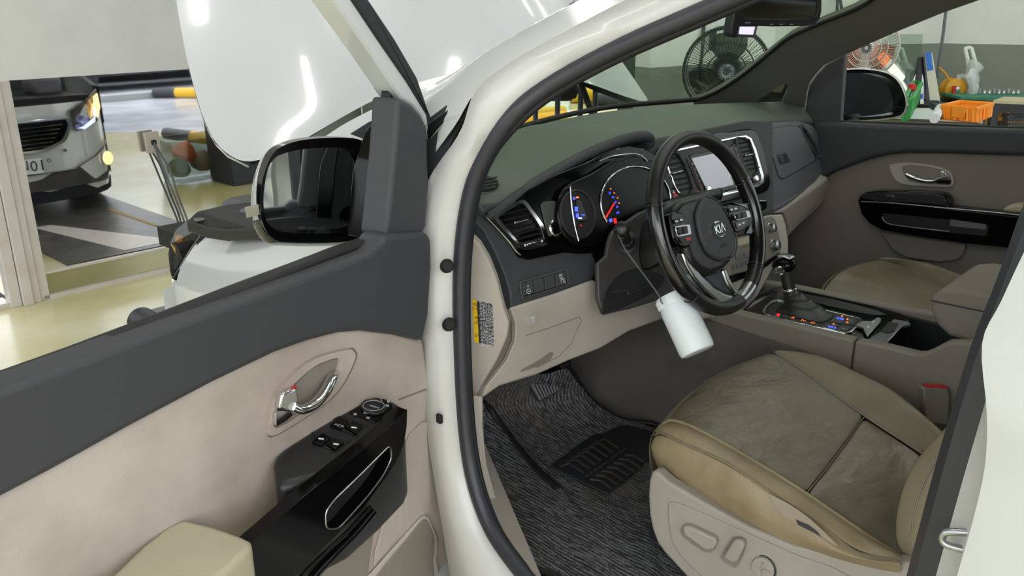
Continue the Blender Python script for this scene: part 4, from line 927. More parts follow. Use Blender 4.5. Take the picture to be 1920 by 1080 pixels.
slab('recess', PP, [(1692, 312), (1720, 310), (1760, 317), (1780, 328), (1782, 346), (1762, 346), (1715, 342), (1700, 334)], 'dark beige', hb, th=.002, off=-.0015, bevel=0, sm=3)
ih = tube('inner_handle', [PP.at(x, y, .012) for x, y in [(1699, 327), (1715, 334), (1735, 339), (1752, 339), (1762, 334)]], .006, 'chrome', pd, sm=4)
slab('lever', PP, [(1761, 320), (1774, 322), (1777, 334), (1763, 336)], 'chrome', ih, th=.01, off=.0, bevel=.003); slab('lock_knob', PP, [(1752, 338), (1782, 337), (1781, 345), (1756, 344)], 'gloss black', ih, th=.008, off=.0)
PB = Pl((PX-.06, .8, 1.0), (-1, 0, .0))
slab('armrest_trim', PB, [(1607, 376), (1612, 367), (1622, 361), (1645, 359), (1700, 360), (1756, 363), (1772, 366), (1779, 378), (1780, 388), (1900, 402), (1960, 408), (1960, 474), (1875, 464), (1809, 457), (1720, 444), (1652, 432), (1630, 420), (1614, 402)], 'gloss black', pd, th=.05, off=-.04, bevel=.008, seg=3)
slab('pod_top', PB, [(1612, 371), (1620, 363), (1645, 361), (1700, 362), (1754, 364.5), (1770, 368), (1776, 386), (1740, 382), (1640, 377)], 'black plastic', pd, th=.004, off=.01, bevel=.002)
tube('chrome_line', [PB.at(x, y, .013) for x, y in [(1615, 378), (1660, 380), (1720, 385), (1780, 391), (1850, 397), (1960, 408)]], .0022, 'satin silver', pd, sm=3)
gro = [(1655, 404), (1660, 400), (1700, 404), (1780, 412), (1848, 421), (1853, 428), (1850, 440), (1843, 442), (1760, 434), (1680, 424), (1664, 418)]
slab('grip_inner', PB, gro, 'matte black', pd, th=.003, off=.01, bevel=0, sm=2)
slab('grip_face', PB, [(1782, 411), (1850, 421), (1848, 431), (1780, 424)], 'grey plastic', pd, th=.002, off=.013, r=.2)
tube('grip_line', [PB.at(x, y, .0135) for x, y in [(1654, 406), (1658, 414), (1668, 420), (1700, 425), (1780, 434)]], .0013, 'satin silver', pd, sm=3)
slab('pocket_recess', PB, [(1650, 435), (1720, 446), (1809, 459), (1806, 475), (1795, 488), (1760, 492), (1700, 484), (1672, 468)], 'dark beige', pd, th=.01, off=-.05, bevel=.004)
tag_l = ptext('switch_mark', 'LOCK', Pl((PX-.06, .8, 1), (-1, 0, 0)), 1670, 367, (10, 1), 5, 'grey marks', pd, off=.0145)
slab('armrest', PB, [(1878, 396), (1884, 388), (1900, 384), (1960, 384), (1960, 400), (1900, 399)], 'armrest leather', pd, th=.05, off=-.03, bevel=.008)
qd('outer_skin', [V((PX+.14, -2.2, .35)), V((PX+.14, 1.6, .35)), V((PX+.12, 1.6, 1.19)), V((PX+.12, -2.2, 1.22))], 'white paint', pd)
mp = Pl(A(1635, 178, X=3.0), (-.25, -.95, .05))
m2 = thing('door_mirror', mp.at(1580, 205), 'passenger side door mirror with dark reflection beyond the window', 'mirror')
rim = [(1572, 136), (1590, 131), (1615, 130), (1640, 132), (1664, 138), (1681, 150), (1692, 168), (1698, 190), (1696, 207), (1686, 217), (1660, 222), (1625, 225), (1595, 224), (1577, 215), (1570, 200), (1570, 160)]
gls = [(1579, 141), (1600, 137), (1635, 138), (1662, 145), (1678, 158), (1688, 178), (1691, 198), (1684, 211), (1655, 217), (1610, 220), (1585, 216), (1575, 205), (1573, 170)]
slab('rim', mp, rim, 'gloss black', m2, th=.03, off=-.03, bevel=.004, sm=4, holes=[gls])
slab('mirror_glass', mp, gls, 'dark mirror', m2, th=.003, off=-.02, bevel=0, sm=4)
q = cr([V((x, y, 0)) for x, y in rim], 4, True); cen = V((1635, 178, 0)); loops = []
for off, sc, dx, dy in [(-.01, 1.0, 0, 0), (-.03, 1.05, 2, 0), (-.07, .98, 2, 0), (-.1, .7, 0, 0), (-.11, .3, 0, 0)]:
    loops.append([mp.at(cen.x+(v.x-cen.x)*sc+dx, cen.y+(v.y-cen.y)*sc+dy, off) for v in q])
grid('shell', loops, 'white paint', m2, closed=True)
tube('mirror_arm', [mp.at(1600, 218, -.05), V((2.84, 1.16, 1.15))], .03, 'matte black', m2)
# door glass of the passenger window
o = obj('window_glass', [V((PX+.03, -.6, 1.18)), V((PX+.03, 1.12, 1.18)), V((PX-.03, 1.02, 1.46)), V((PX-.17, .62, 1.76)), V((PX-.17, -.6, 1.76))], [[0, 1, 2, 3, 4]], 'clear glass', pd, smooth=False)
# rear side of the body, caught in the driver mirror
qd('sliding_door', [V((.955, -.22, .38)), V((.955, -2.2, .38)), V((.95, -2.2, 1.2)), V((.95, -.22, 1.2))], 'white paint', body)
qd('sliding_door_glass', [V((.955, -.26, 1.22)), V((.955, -2.1, 1.22)), V((1.10, -2.05, 1.64)), V((1.10, -.30, 1.64))], 'dark mirror', body, solid=.006)
qd('roof_side', [V((1.10, -.2, 1.64)), V((1.10, -2.2, 1.64)), V((1.2, -2.2, 1.75)), V((1.2, -.2, 1.75))], 'white paint', body)
# ================================================================== INTERIOR
PDr = Pl((1.22, 1.134, 1.165), (-.1, -.94, .32)); PC = Pl((1.89, 1.085, 1.17), (0, -.93, .36)); PPs = Pl((2.4, 1.145, 1.14), (.12, -.96, .25))
dash = thing('dashboard', (XC, 1.3, .6), 'dark grey dashboard with gauges, vents, screen and beige lower panels', 'dashboard')
# top pad
Fp = [(884, 372, 1.10), (914, 399, 1.155), (960, 366, 1.24), (1010, 337, 1.32), (1060, 308, 1.41), (1105, 284, 1.49), (1150, 264, 1.56), (1190, 254, 1.62), (1213, 254, 1.665), (1222, 266, 1.70), (1260, 258, 1.80), (1330, 243, 1.96), (1390, 234, 2.10), (1440, 229, 2.22), (1495, 226, 2.40), (1525, 230, 2.52), (1545, 245, 2.60)]
F3 = [PPs.at(p[0], p[1], -.012) if p[0] >= 1440 else A(p[0], p[1], X=p[2]) for p in Fp]
def wy(x): return 1.62-.30*((x-1.98)/.75)**2
rows = []
for k in range(9):
    t_ = k/8; row = []
    for v in F3:
        wx = 1.11+(v.x-1.10)*(1.53/1.50); w_ = V((wx, wy(wx), 1.258))
        p = v.lerp(w_, t_); p.z += .020*math.sin(math.pi*t_)*(1 if v.x < 1.7 else .8)-(0.012 if k == 8 else 0)
        row.append(p)
    rows.append(row)
mat('lit dash top', (98, 105, 98), .62, bump=.35, bscale=900)  # windscreen light on the pad is put into this paler, greener colour
grid('top_pad', [cr(r, 3) for r in rows], 'lit dash top', dash)
lowr = [v+V((0, .004, -.018)) for v in F3]
tube('top_pad_edge', [v+V((0, .004, -.005)) for v in F3], .007, 'dash plastic', dash, sm=4)
brow = AL([(900, 404, 1.14), (914, 400, 1.155), (976, 354, 1.26), (1061, 304, 1.41), (1113, 279, 1.50), (1160, 261, 1.58), (1195, 254, 1.63), (1210, 258, 1.66), (1209, 270, 1.665), (1200, 282, 1.665)])
tube('cluster_brow', [v+V((0, -.012, .0)) for v in brow], [.004, .009, .012, .013, .013, .012, .009], 'charcoal plastic', dash, sm=4)
# round side vent on the pad
vc = A(909, 346, X=1.155); vn = V((-.15, -.45, .9))
sv = lathe('side_demister', [(.030, 0), (.033, .003), (.030, .005), (.027, .003), (.027, .001), (.001, .001)], vc-vn.normalized()*.003, vn, 'dash plastic', dash, u=(1, 0, 0), sx=.8)
VP = Pl(vc, vn)
lathe('opening', [(.027, 0), (.027, .0015), (.001, .0015)], vc, vn, 'matte black', sv, u=(1, 0, 0), sx=.8)
multibox('slat', [bar(VP.at(885+dx, 341+dy, .003), VP.at(933-dx*.6, 333+dy, .003), .0018, .004, VP.n) for dx, dy in ((2, -1), (0, 5), (0, 11), (6, 17))], 'dash plastic', sv)
# driver face
slab('driver_face', PDr, [(870, 352), (905, 385), (930, 380), (1110, 350), (1117, 460), (1112, 474), (1118, 490), (1118, 508), (1113, 525), (1040, 552), (958, 578), (955, 548), (946, 518), (928, 474), (904, 430), (879, 408)], 'charcoal plastic', dash, th=.05, off=-.058, bevel=.006, seg=3)
slab('side_strip', PDr, [(872, 400), (882, 408), (904, 430), (930, 474), (948, 518), (957, 548), (959, 580), (946, 580), (941, 560), (931, 526), (916, 488), (898, 458), (872, 436)], 'rubber', dash, th=.04, off=-.05, bevel=.003)
bezel = slab('gloss_bezel', PDr, [(911, 401), (935, 384), (958, 370), (1000, 350), (1048, 325), (1103, 304), (1139, 282), (1178, 272), (1207, 277), (1245, 300), (1262, 360), (1262, 440), (1160, 470), (1112, 474), (1091, 476), (1061, 473), (1026, 480), (993, 487), (975, 482), (958, 454), (934, 428), (914, 408)], 'gloss black', dash, th=.012, off=-.012, bevel=.003)
tube('bezel_line', [PDr.at(x, y, .004) for x, y in [(913, 408), (934, 430), (955, 454), (968, 472), (976, 478)]], .0015, 'chrome', bezel)
def vent(par, pl, outer, inner, slats, knob, off=0, name='air_vent', thm='chrome', nv=5):
    v_ = slab(name, pl, outer, thm, par, th=.006, off=off, bevel=.002, sm=3, holes=[inner])
    slab('vent_well', pl, inner, 'matte black', v_, th=.002, off=off-.016, bevel=0, sm=3)
    slab('vent_ring', pl, [(x, y) for x, y in inner], 'black plastic', v_, th=.005, off=off, bevel=.001, sm=3, holes=[[((x-cx_)*.95+cx_, (y-cy_)*.95+cy_) for x, y in inner] for cx_, cy_ in [(sum(p[0] for p in inner)/len(inner), sum(p[1] for p in inner)/len(inner))]])
    multibox('vent_slat', [bar(pl.at(a[0], a[1], off+.001), pl.at(b[0], b[1], off+.001), .007, .0016, (0, -.2, 1)) for a, b in slats], 'black plastic', v_)
    xs = [p[0] for p in inner]; a, b = slats[0], slats[-1]
    L = []
    for k in range(nv):
        f = (k+1)/(nv+1)
        L.append(bar(pl.at(a[0][0]+(a[1][0]-a[0][0])*f, a[0][1]+(a[1][1]-a[0][1])*f, off-.010), pl.at(b[0][0]+(b[1][0]-b[0][0])*f, b[0][1]+(b[1][1]-b[0][1])*f, off-.010), .003, .006, pl.n))
    multibox('vent_vane', L, 'rubber', v_)
    if knob:
        ka, kb = knob; multibox('vent_slider', [bar(pl.at(*ka, off+.006), pl.at(*kb, off+.006), .0012, .004, pl.n)], 'satin silver', v_)
        lathe('slider_tip', [(.0035, 0), (.003, .003), (.001, .004)], pl.at(*ka, off+.004), pl.n, 'chrome', v_, res=8)
    return v_
ov = [(929, 405), (945, 392), (976, 375), (988, 379), (998, 392), (1018, 420), (1028, 444), (1027, 455), (1017, 462), (986, 469), (977, 465), (970, 457), (931, 414)]
iv = [(934, 406), (947, 396), (975, 380), (984, 383), (993, 395), (1011, 421), (1020, 444), (1019, 452), (1011, 457), (987, 463), (980, 461), (974, 455), (936, 412)]
lv = vent(bezel, PDr, ov, iv, [((940, 402.5), (987, 391)), ((941, 413), (995, 400)), ((948, 422), (1000, 409)), ((955, 431), (1005, 418.5)), ((962, 440), (1010, 427.5)), ((969, 448), (1013, 436.5))], ((965, 418), (990, 411.5)), off=.001)
slab('vent_plate', PDr, [(974, 455), (1000, 450), (1016, 444), (1020, 450), (1018, 454), (1010, 457), (987, 463), (980, 461)], 'black plastic', lv, th=.006, off=.0, r=.2)
slab('vent_wheel', PDr, [(988, 457), (1008, 452), (1009, 456), (989, 461)], 'chrome', lv, th=.003, off=.006)
for c_ in ((984.5, 460), (1016, 452)): lathe('vent_mark', [(.0026, 0), (.0026, .0005), (.0018, .0005), (.0018, 0)], PDr.at(c_[0], c_[1], .0065), PDr.n, 'white marks', lv, res=12)
# start button pod beside the cluster
slab('button_plate', PDr, [(1014, 384), (1020, 378), (1042, 376), (1046, 400), (1040, 440), (1030, 444), (1022, 420)], 'dash plastic', bezel, th=.003, off=.0, r=.2)
lathe('round_button', [(.017, 0), (.018, .004), (.015, .006), (.012, .005), (.001, .005)], PDr.at(1040, 428, 0), PDr.n, 'chrome', bezel, res=24)
lathe('button_face', [(.0125, .005), (.012, .0075), (.001, .0075)], PDr.at(1040, 428, 0), PDr.n, 'gloss black', bezel, res=24)
# instrument cluster
cl = slab('instrument_cluster', PDr, [(1045, 404), (1048, 375), (1056, 355), (1072, 342), (1110, 325), (1150, 300), (1190, 289), (1225, 300), (1262, 330), (1268, 400), (1240, 440), (1150, 446), (1110, 460), (1093, 463), (1070, 455), (1052, 432)], 'lens black', dash, th=.014, off=.002, bevel=.006, seg=3)
def arc(cx_, cy_, rx, ry, a0, a1, n=22, off=.018, rot=0): return [PDr.at(cx_+rx*math.cos(a)*math.cos(rot)-ry*math.sin(a)*math.sin(rot), cy_+rx*math.cos(a)*math.sin(rot)+ry*math.sin(a)*math.cos(rot), off) for a in [math.radians(a0+(a1-a0)*k/(n-1)) for k in range(n)]]
tube('main_gauge_ring', arc(1192, 378, 66, 66, 145, 385), .0022, 'chrome', cl)
tube('upper_arc', [PDr.at(x, y, .018) for x, y in [(1124, 302), (1145, 294), (1165, 290.5), (1191, 288.5), (1205, 294), (1213, 302)]], .0018, 'chrome', cl, sm=4)
tube('left_arc', [PDr.at(x, y, .019) for x, y in [(1069, 350), (1071, 381), (1077, 420), (1085, 452)]], .0022, 'chrome', cl, sm=4)
lathe('left_gauge', [(.052, 0), (.053, .004), (.049, .006), (.047, .003), (.001, .003)], PDr.at(1082, 402, .014), PDr.n, 'matte black', cl, res=32)
slab('trip_display', PDr, [(1079, 374), (1089, 373), (1098, 396), (1104, 412), (1088, 418), (1082, 402)], 'gloss black', cl, th=.003, off=.016)
for x, y, w, h, m_ in [(1081, 392, 2.6, 4.6, 'blue glow'), (1083, 404, 2.6, 4.2, 'blue glow'), (1088, 409, 3.5, 1.3, 'white glow'), (1083, 370, 2.4, 1.4, 'orange glow'), (1077, 372, 1.4, 2.4, 'blue glow'), (1094, 403, 3.0, .9, 'blue glow')]:
    slab('display_segment', PDr, [(x-w, y-h), (x+w, y-h*.9), (x+w, y+h), (x-w, y+h*.9)], m_, cl, th=.0012, off=.019, bevel=0)
slab('warning_icon', PDr, [(1087, 421), (1091, 420), (1092, 424), (1088, 425)], 'red plastic', cl, th=.001, off=.019, bevel=0)
tube('needle', [PDr.at(1136, 408, .021), PDr.at(1152, 381, .021)], .0014, 'red glow', cl, res=6)
for s, x, y in [('20', 1143, 362), ('40', 1149, 370), ('60', 1154, 379), ('80', 1157, 388), ('100', 1158, 399)]:
    ptext('dial_number', s, PDr, x, y, (10, -2.5), 5, 'blue glow', cl, off=.0185)
for x, y in [(1145, 354), (1152, 362), (1158, 371), (1161, 381)]: slab('dial_tick', PDr, [(x-1, y-1), (x+1.4, y-1.2), (x+1.2, y+.8), (x-1, y+.8)], 'orange glow', cl, th=.001, off=.018, bevel=0)
slab('gauge_icon', PDr, [(1142, 412), (1147, 409), (1149, 415), (1144, 417)], 'blue glow', cl, th=.001, off=.018, bevel=0); slab('gauge_icon', PDr, [(1151, 410), (1155, 409), (1157, 418), (1152, 419)], 'red glow', cl, th=.001, off=.018, bevel=0)
lathe('small_gauge', [(.016, 0), (.017, .005), (.013, .007), (.012, .004), (.001, .004)], PDr.at(1262, 370, .004), PDr.n, 'chrome', cl, res=24)
lathe('small_gauge_face', [(.011, .004), (.010, .0065), (.001, .0065)], PDr.at(1262, 370, .004), PDr.n, 'red plastic', cl, res=20)
# switch panel, lower left
sp1 = slab('switch_panel', PDr, [(974, 527), (1068, 501), (1072, 534), (979, 563)], 'dash plastic', dash, th=.004, off=-.008, bevel=.002, r=.1)
slab('panel_inset', PDr, [(979, 530), (1061, 507), (1064, 533), (982, 558)], 'black plastic', sp1, th=.003, off=-.006)
for k in range(4):
    x0, x1 = 980+k*20.5, 999+k*20.5; sl = -.28
    slab('blank_switch', PDr, [(x0, 531+sl*(x0-980)), (x1, 531+sl*(x1-980)), (x1+1.5, 555+sl*(x1-980)), (x0+1.5, 555+sl*(x0-980))], 'charcoal plastic', sp1, th=.004, off=-.004, bevel=.001)
ptext('switch_icon', '\u2299', PDr, 991, 546, (10, -2.8), 12, 'white marks', sp1, off=.0008)
ptext('switch_icon', '+', PDr, 990, 537, (10, -2.8), 7, 'white marks', sp1, off=.0008); ptext('switch_icon', 'ESC', PDr, 1052, 522, (3, 10), 8, 'white marks', sp1, off=.0008)
ptext('switch_icon', 'OFF', PDr, 1057, 526, (3, 10), 5, 'white marks', sp1, off=.0008)
# beige knee panel
PK = Pl(PDr.at(1040, 560, -.01), (-.1, -.985, .02))
kn = slab('knee_panel', PK, [(955, 578), (1040, 551), (1112, 526), (1119, 528), (1123, 537), (1127, 566), (1130, 588), (1136, 590), (1180, 575), (1240, 556), (1330, 560), (1330, 600), (1240, 600), (1180, 622), (1127, 654), (1067, 677), (1008, 703), (937, 725), (905, 748), (913, 722), (949, 674), (964, 637), (965, 607)], 'beige plastic', dash, th=.03, off=-.03, bevel=.006, seg=3)
slab('release_bezel', PK, [(984, 589), (1008, 581), (1012, 609), (988, 617)], 'beige plastic', kn, th=.002, off=.0, r=.2, bevel=.001)
slab('release_button', PK, [(988, 593), (1005, 587), (1008, 606), (991, 612)], 'beige plastic', kn, th=.004, off=.001, r=.15, bevel=.001)
ptext('button_icon', '\u2b1b', PK, 998, 600, (10, -3), 8, 'white marks', kn, off=.0055) or slab('button_icon', PK, [(995, 598), (1001, 596), (1002, 602), (996, 604)], 'white marks', kn, th=.001, off=.005, bevel=0)
tube('lid_seam', [PK.at(x, y, .0005) for x, y in [(986, 629), (1030, 615), (1086, 594), (1090, 600), (1070, 645), (1048, 668), (1005, 690)]], .001, 'dark beige', kn, res=6)
slab('pull_recess', PK, [(977, 697), (984, 690), (1010, 676), (1030, 662), (1037, 661), (1036, 668), (1026, 680), (1006, 688)], 'dark beige', kn, th=.001, off=.0, bevel=0, sm=3)
slab('step_line', PK, [(958, 581), (966, 606), (965, 640), (950, 676), (912, 724), (908, 724), (946, 674), (961, 638), (961, 606), (953, 582)], 'dark beige', kn, th=.004, off=-.002)
# end cap with the label
PE = Pl(A(905, 600, X=1.075), (-.80, -.6, .02))
ec_ = slab('end_cap', PE, [(872, 436), (881, 441), (898, 457), (916, 487), (931, 525), (944, 578), (954, 606), (951, 632), (933, 674), (904, 722), (886, 756), (872, 758)], 'beige plastic', dash, th=.03, off=-.03, bevel=.005, seg=3)
lb = slab('warning_label', PE, [(893, 564), (921, 570), (924, 575), (926, 648), (897, 643)], 'matte black', ec_, th=.0006, off=.0003, bevel=0)
slab('yellow_band', PE, [(885.5, 562), (894, 563.5), (898, 643), (889.5, 641)], 'yellow label', lb, th=.0007, off=.0003, bevel=0)
random.seed(3)
for k in range(5):
    x = 900+k*5.2; s_ = ''.join(random.choice('\uac00\ub098\ub2e4\ub77c\uc0ac\uc544\uc790\ud558\uc5d0\ub294 \uc744') for _ in range(17-k//2))
    ptext('label_text', s_, PE, x+2, 607+k, (1, 24), 4.6, 'white marks', lb, off=.0012)
ptext('label_text', '\uacbd\uace0', PE, 890.5, 574, (1, 24), 7, 'matte black', lb, off=.0012); ptext('label_text', '\u25b3', PE, 893.5, 628, (1, 24), 7, 'matte black', lb, off=.0012)
ptext('label_text', '\uc8fc \uc758', PE, 892, 600, (1, 24), 6, 'matte black', lb, off=.0012)
# steering column cover, dark knee opening
PSh = Pl(A(1190, 480, D=1.80), (-.15, -.95, .3))
mat('shroud plastic', (60, 58, 58), .5, bump=.2, bscale=900)
prism('column_backing', [V((x, 1.20, z)) for x, z in [(1.40, .95), (1.85, .95), (1.85, 1.2), (1.40, 1.2)]], [V((x, 1.25, z)) for x, z in [(1.40, .95), (1.85, .95), (1.85, 1.2), (1.40, 1.2)]], 'matte black', dash)
cs = slab('column_cover', PSh, [(1148, 436), (1155, 428), (1200, 398), (1260, 375), (1330, 380), (1340, 470), (1290, 560), (1245, 560), (1180, 580), (1132, 590), (1122, 560), (1120, 494), (1137, 480), (1141, 455)], 'shroud plastic', dash, th=.012, off=-.05, bevel=.004, seg=3)
slab('key_recess', PSh, [(1130, 575), (1136, 548), (1158, 518), (1190, 503), (1222, 507), (1246, 520), (1236, 540), (1200, 562), (1160, 580), (1132, 590)], 'matte black', cs, th=.004, off=-.040, bevel=.001, sm=2)
tube('column_wire', [PSh.at(x, y, .004) for x, y in [(1150, 548), (1175, 545), (1180, 552), (1205, 540), (1225, 530)]], .003, 'rubber', cs, sm=4)
grid('upper_shroud', [[A(x, y, D=d) for x, y, d in r] for r in [[(1205, 405, 1.95), (1240, 375, 1.97), (1290, 362, 2.0), (1340, 352, 2.0)], [(1200, 430, 1.84), (1235, 400, 1.82), (1280, 385, 1.82), (1330, 368, 1.86)], [(1195, 470, 1.82), (1230, 440, 1.78), (1270, 420, 1.77), (1320, 400, 1.8)], [(1200, 520, 1.84), (1235, 500, 1.8), (1275, 480, 1.78), (1320, 450, 1.8)]]], 'black plastic', dash, sub=1, solid=.006)
st_ = A(1166, 430, D=1.64); sd_ = A(1176, 455, D=1.80)
ax_ = (st_-sd_).normalized()
tk = thing('turn_stalk', sd_, 'black indicator stalk with the bottle cord tied round it', 'stalk')
lathe('boot', [(.024, 0), (.024, .006), (.017, .010), (.016, .03), (.013, .035)], sd_, ax_, 'rubber', tk, res=20)
tube('lever', [sd_+ax_*.02, sd_.lerp(st_, .6), st_], [.011, .012], 'black plastic', tk, res=16)
lathe('end_knob', [(.013, -.02), (.015, -.012), (.016, .0), (.014, .012), (.010, .016), (.001, .017)], st_, ax_, 'leather black', tk, res=18)
# centre stack
slab('centre_carrier', PC, [(1215, 262), (1400, 225), (1450, 228), (1452, 395), (1440, 404), (1300, 440), (1240, 420)], 'charcoal plastic', dash, th=.05, off=-.062, bevel=.006)
cb = slab('screen_bezel', PC, [(1236, 283), (1250, 273), (1321, 252), (1380, 244), (1408, 241), (1419, 248), (1429, 270), (1438, 305), (1445, 336), (1444, 350), (1435, 361), (1400, 370), (1347, 382), (1270, 400), (1240, 395), (1228, 330)], 'gloss black', dash, th=.012, off=-.012, bevel=.004, sm=2)
fo = [(1243, 291), (1255, 283), (1341, 264), (1380, 256), (1399, 253.5), (1409, 259), (1418, 280), (1432, 328), (1433, 342), (1422, 350), (1349, 369), (1286, 382), (1262, 352)]
fi = [(1247, 293), (1257, 286), (1342, 267.5), (1380, 259), (1397, 257), (1405, 262), (1414, 282), (1427, 328), (1427.5, 339), (1419, 346), (1346, 364), (1288, 377), (1268, 352)]
cf = slab('chrome_frame', PC, fo, 'chrome', cb, th=.006, off=0, bevel=.002, holes=[fi])
slab('fascia_plate', PC, fi, 'dash plastic', cb, th=.004, off=0, bevel=.001)
cv1 = [(1247, 295), (1272, 289), (1300, 354), (1272, 362)]; 
vent(cb, PC, [(1245, 293), (1273, 286), (1303, 356), (1271, 365)], cv1, [((1247+k*4.1, 300+k*9.4), (1273+k*4.1, 294+k*9.4)) for k in range(7)], ((1262, 325), (1279, 320)), off=.004, thm='black plastic', nv=4)
cv2 = [(1382, 264), (1401, 261), (1408, 270), (1421, 316), (1417, 325), (1404, 328)]
vent(cb, PC, [(1379, 263), (1402, 259), (1410, 269), (1424, 317), (1418, 328), (1403, 331)], cv2, [((1384+k*3.3, 269+k*8), (1406+k*2.9, 265+k*8)) for k in range(7)], ((1396, 292), (1411, 289)), off=.004, thm='black plastic', nv=4)
mat('screen grey', (186, 180, 196), .18, coat=1)
scn = slab('touch_screen', PC, [(1293, 291), (1376, 273), (1402, 348), (1326, 366)], 'gloss black', cb, th=.003, off=.004)
slab('screen_face', PC, [(1297, 297), (1355, 284), (1376, 346), (1327, 359)], 'screen grey', scn, th=.0015, off=.007, bevel=0)
bl = slab('button_column', PC, [(1288, 296), (1294, 295), (1325, 366), (1318, 368)], 'dash plastic', cb, th=.004, off=.004)
for k in range(5):
    x, y = 1294+k*4.2, 304+k*10.5
    slab('screen_button', PC, [(x, y), (x+5, y-1.2), (x+8.5, y+7), (x+3.5, y+8.5)], 'black plastic', bl, th=.003, off=.006, bevel=.0006)
    slab('button_mark', PC, [(x+3, y+2.5), (x+5, y+2), (x+6, y+4.5), (x+4, y+5)], 'red plastic' if k > 0 else 'grey marks', bl, th=.0006, off=.009, bevel=0)
br = slab('button_column', PC, [(1374, 270), (1380, 269), (1404, 330), (1398, 332)], 'dash plastic', cb, th=.004, off=.004)
for k in range(5):
    x, y = 1377+k*3.9, 277+k*9.8
    slab('screen_button', PC, [(x, y), (x+5, y-1.2), (x+8, y+7), (x+3, y+8.2)], 'grey plastic', br, th=.003, off=.006, bevel=.0006)
slab('cd_slot', PC, [(1345, 267), (1360, 264), (1361, 267), (1346, 270)], 'matte black', cb, th=.002, off=.004)
for (x, y) in ((1322, 357), (1411, 336)):
    kb = lathe('radio_knob', [(.0085, 0), (.0085, .012), (.007, .014), (.001, .014)], PC.at(x, y, .004), PC.n, 'chrome', cb, res=18); lathe('knob_collar', [(.0105, 0), (.0105, .004), (.0085, .005)], PC.at(x, y, .004), PC.n, 'gloss black', kb, res=18)
slab('hazard_mark', PC, [(1306, 359), (1312, 357), (1314, 363), (1308, 365)], 'red plastic', cb, th=.003, off=.006); slab('hazard_mark', PC, [(1399, 333), (1404, 331), (1407, 338), (1402, 340)], 'red plastic', cb, th=.003, off=.006)
# stack surround and climate plate
ss = slab('stack_surround', PC, [(1330, 395), (1440, 402), (1468, 401), (1474, 420), (1479, 450), (1479, 486), (1466, 490), (1450, 503), (1436, 530), (1420, 560), (1390, 590), (1300, 600), (1280, 560), (1290, 400)], 'beige plastic', dash, th=.04, off=-.055, bevel=.006)
cp = slab('climate_plate', PC, [(1340, 412), (1434, 410), (1446, 405), (1454, 411), (1459, 430), (1463, 450), (1464, 471), (1459, 481), (1436, 494), (1400, 514), (1360, 528), (1330, 500)], 'dark beige', ss, th=.006, off=-.016, bevel=.002)
slab('lower_trim', PC, [(1360, 520), (1400, 506), (1436, 490), (1462, 474), (1464, 480), (1438, 500), (1400, 520), (1362, 536)], 'gloss black', cp, th=.006, off=-.012)
slab('climate_display', PC, [(1380, 450), (1404, 443), (1406, 455), (1381, 463)], 'armrest leather', cp, th=.002, off=-.010, bevel=.0005)
for (x, y, r_) in ((1441, 429, .0125), (1448, 461, .0145)):
    kb = lathe('climate_knob', [(r_*1.15, 0), (r_*1.15, .003), (r_, .005), (r_, .018), (r_*.8, .020), (.001, .020)], PC.at(x, y, -.010), PC.n, 'satin silver', cp, res=24)
    lathe('knob_ring', [(r_*1.2, 0), (r_*1.2, .005), (r_*1.05, .006)], PC.at(x, y, -.010), PC.n, 'chrome', kb, res=24)
    o_ = PC.at(x, y, .010); multibox('knob_fin', [bar(o_+V((-.008, 0, 0)), o_+V((.010, 0, .002)), .004, .006, PC.n), bar(o_+V((-.006, 0, .006)), o_+V((.007, 0, .008)), .002, .005, PC.n)], 'chrome', kb)
for k, (x, y) in enumerate([(1384, 482), (1391, 479.5), (1399, 477), (1386, 499), (1394, 496), (1402, 493), (1378, 502)]):
    slab('climate_button', PC, [(x-3.5, y-3), (x+3, y-5), (x+3.5, y+2), (x-3, y+4)], 'grey plastic', cp, th=.003, off=-.010, bevel=.0006)
multibox('chrome_bar', [bar(PC.at(1372, 496, -.006), PC.at(1407, 480, -.006), .003, .003, PC.n), bar(PC.at(1382, 468, -.006), PC.at(1405, 461, -.006), .0015, .002, PC.n)], 'chrome', cp)
kp_ = slab('socket_pod', PC, [(1405, 382), (1425, 374), (1438, 374), (1442, 382), (1442, 392), (1434, 398), (1410, 404)], 'chrome', dash, th=.006, off=-.010, bevel=.003, r=.3)
slab('pod_face', PC, [(1408, 384), (1425, 377), (1436, 377), (1439, 384), (1438, 391), (1432, 395), (1411, 401)], 'gloss black', kp_, th=.003, off=-.006, r=.3)
slab('pod_mark', PC, [(1419, 385), (1427, 383), (1428, 390), (1420, 392)], 'grey plastic', kp_, th=.002, off=-.003)
# passenger face
pf = slab('passenger_face', PPs, [(1400, 236), (1440, 229), (1498, 226), (1522, 232), (1540, 252), (1550, 285), (1553, 315), (1551, 332), (1538, 346), (1500, 366), (1470, 384), (1448, 400), (1420, 410), (1400, 380)], 'grey plastic', dash, th=.06, off=-.062, bevel=.010, seg=4)
tube('face_roll', [PPs.at(x, y, -.012) for x, y in [(1436, 398), (1462, 384), (1500, 361), (1540, 338), (1551, 324)]], .012, 'grey plastic', pf, sm=4)
lid = [(1433, 251), (1440, 243), (1465, 238), (1490, 235), (1500, 240), (1515, 268), (1529, 296), (1526, 303), (1496, 320), (1469, 335), (1461, 331), (1452, 300), (1441, 275)]
slab('lid_gap', PPs, [(x+(x-1480)*.02, y+(y-285)*.02) for x, y in lid], 'rubber', pf, th=.001, off=-.0018, bevel=0)
gl_ = slab('glovebox_lid', PPs, lid, 'grey plastic', pf, th=.004, off=-.002, bevel=.0015)
slab('latch_bezel', PPs, [(1457, 290), (1474, 285), (1484, 303), (1464, 309)], 'charcoal plastic', gl_, th=.002, off=.002, r=.15, bevel=.001)
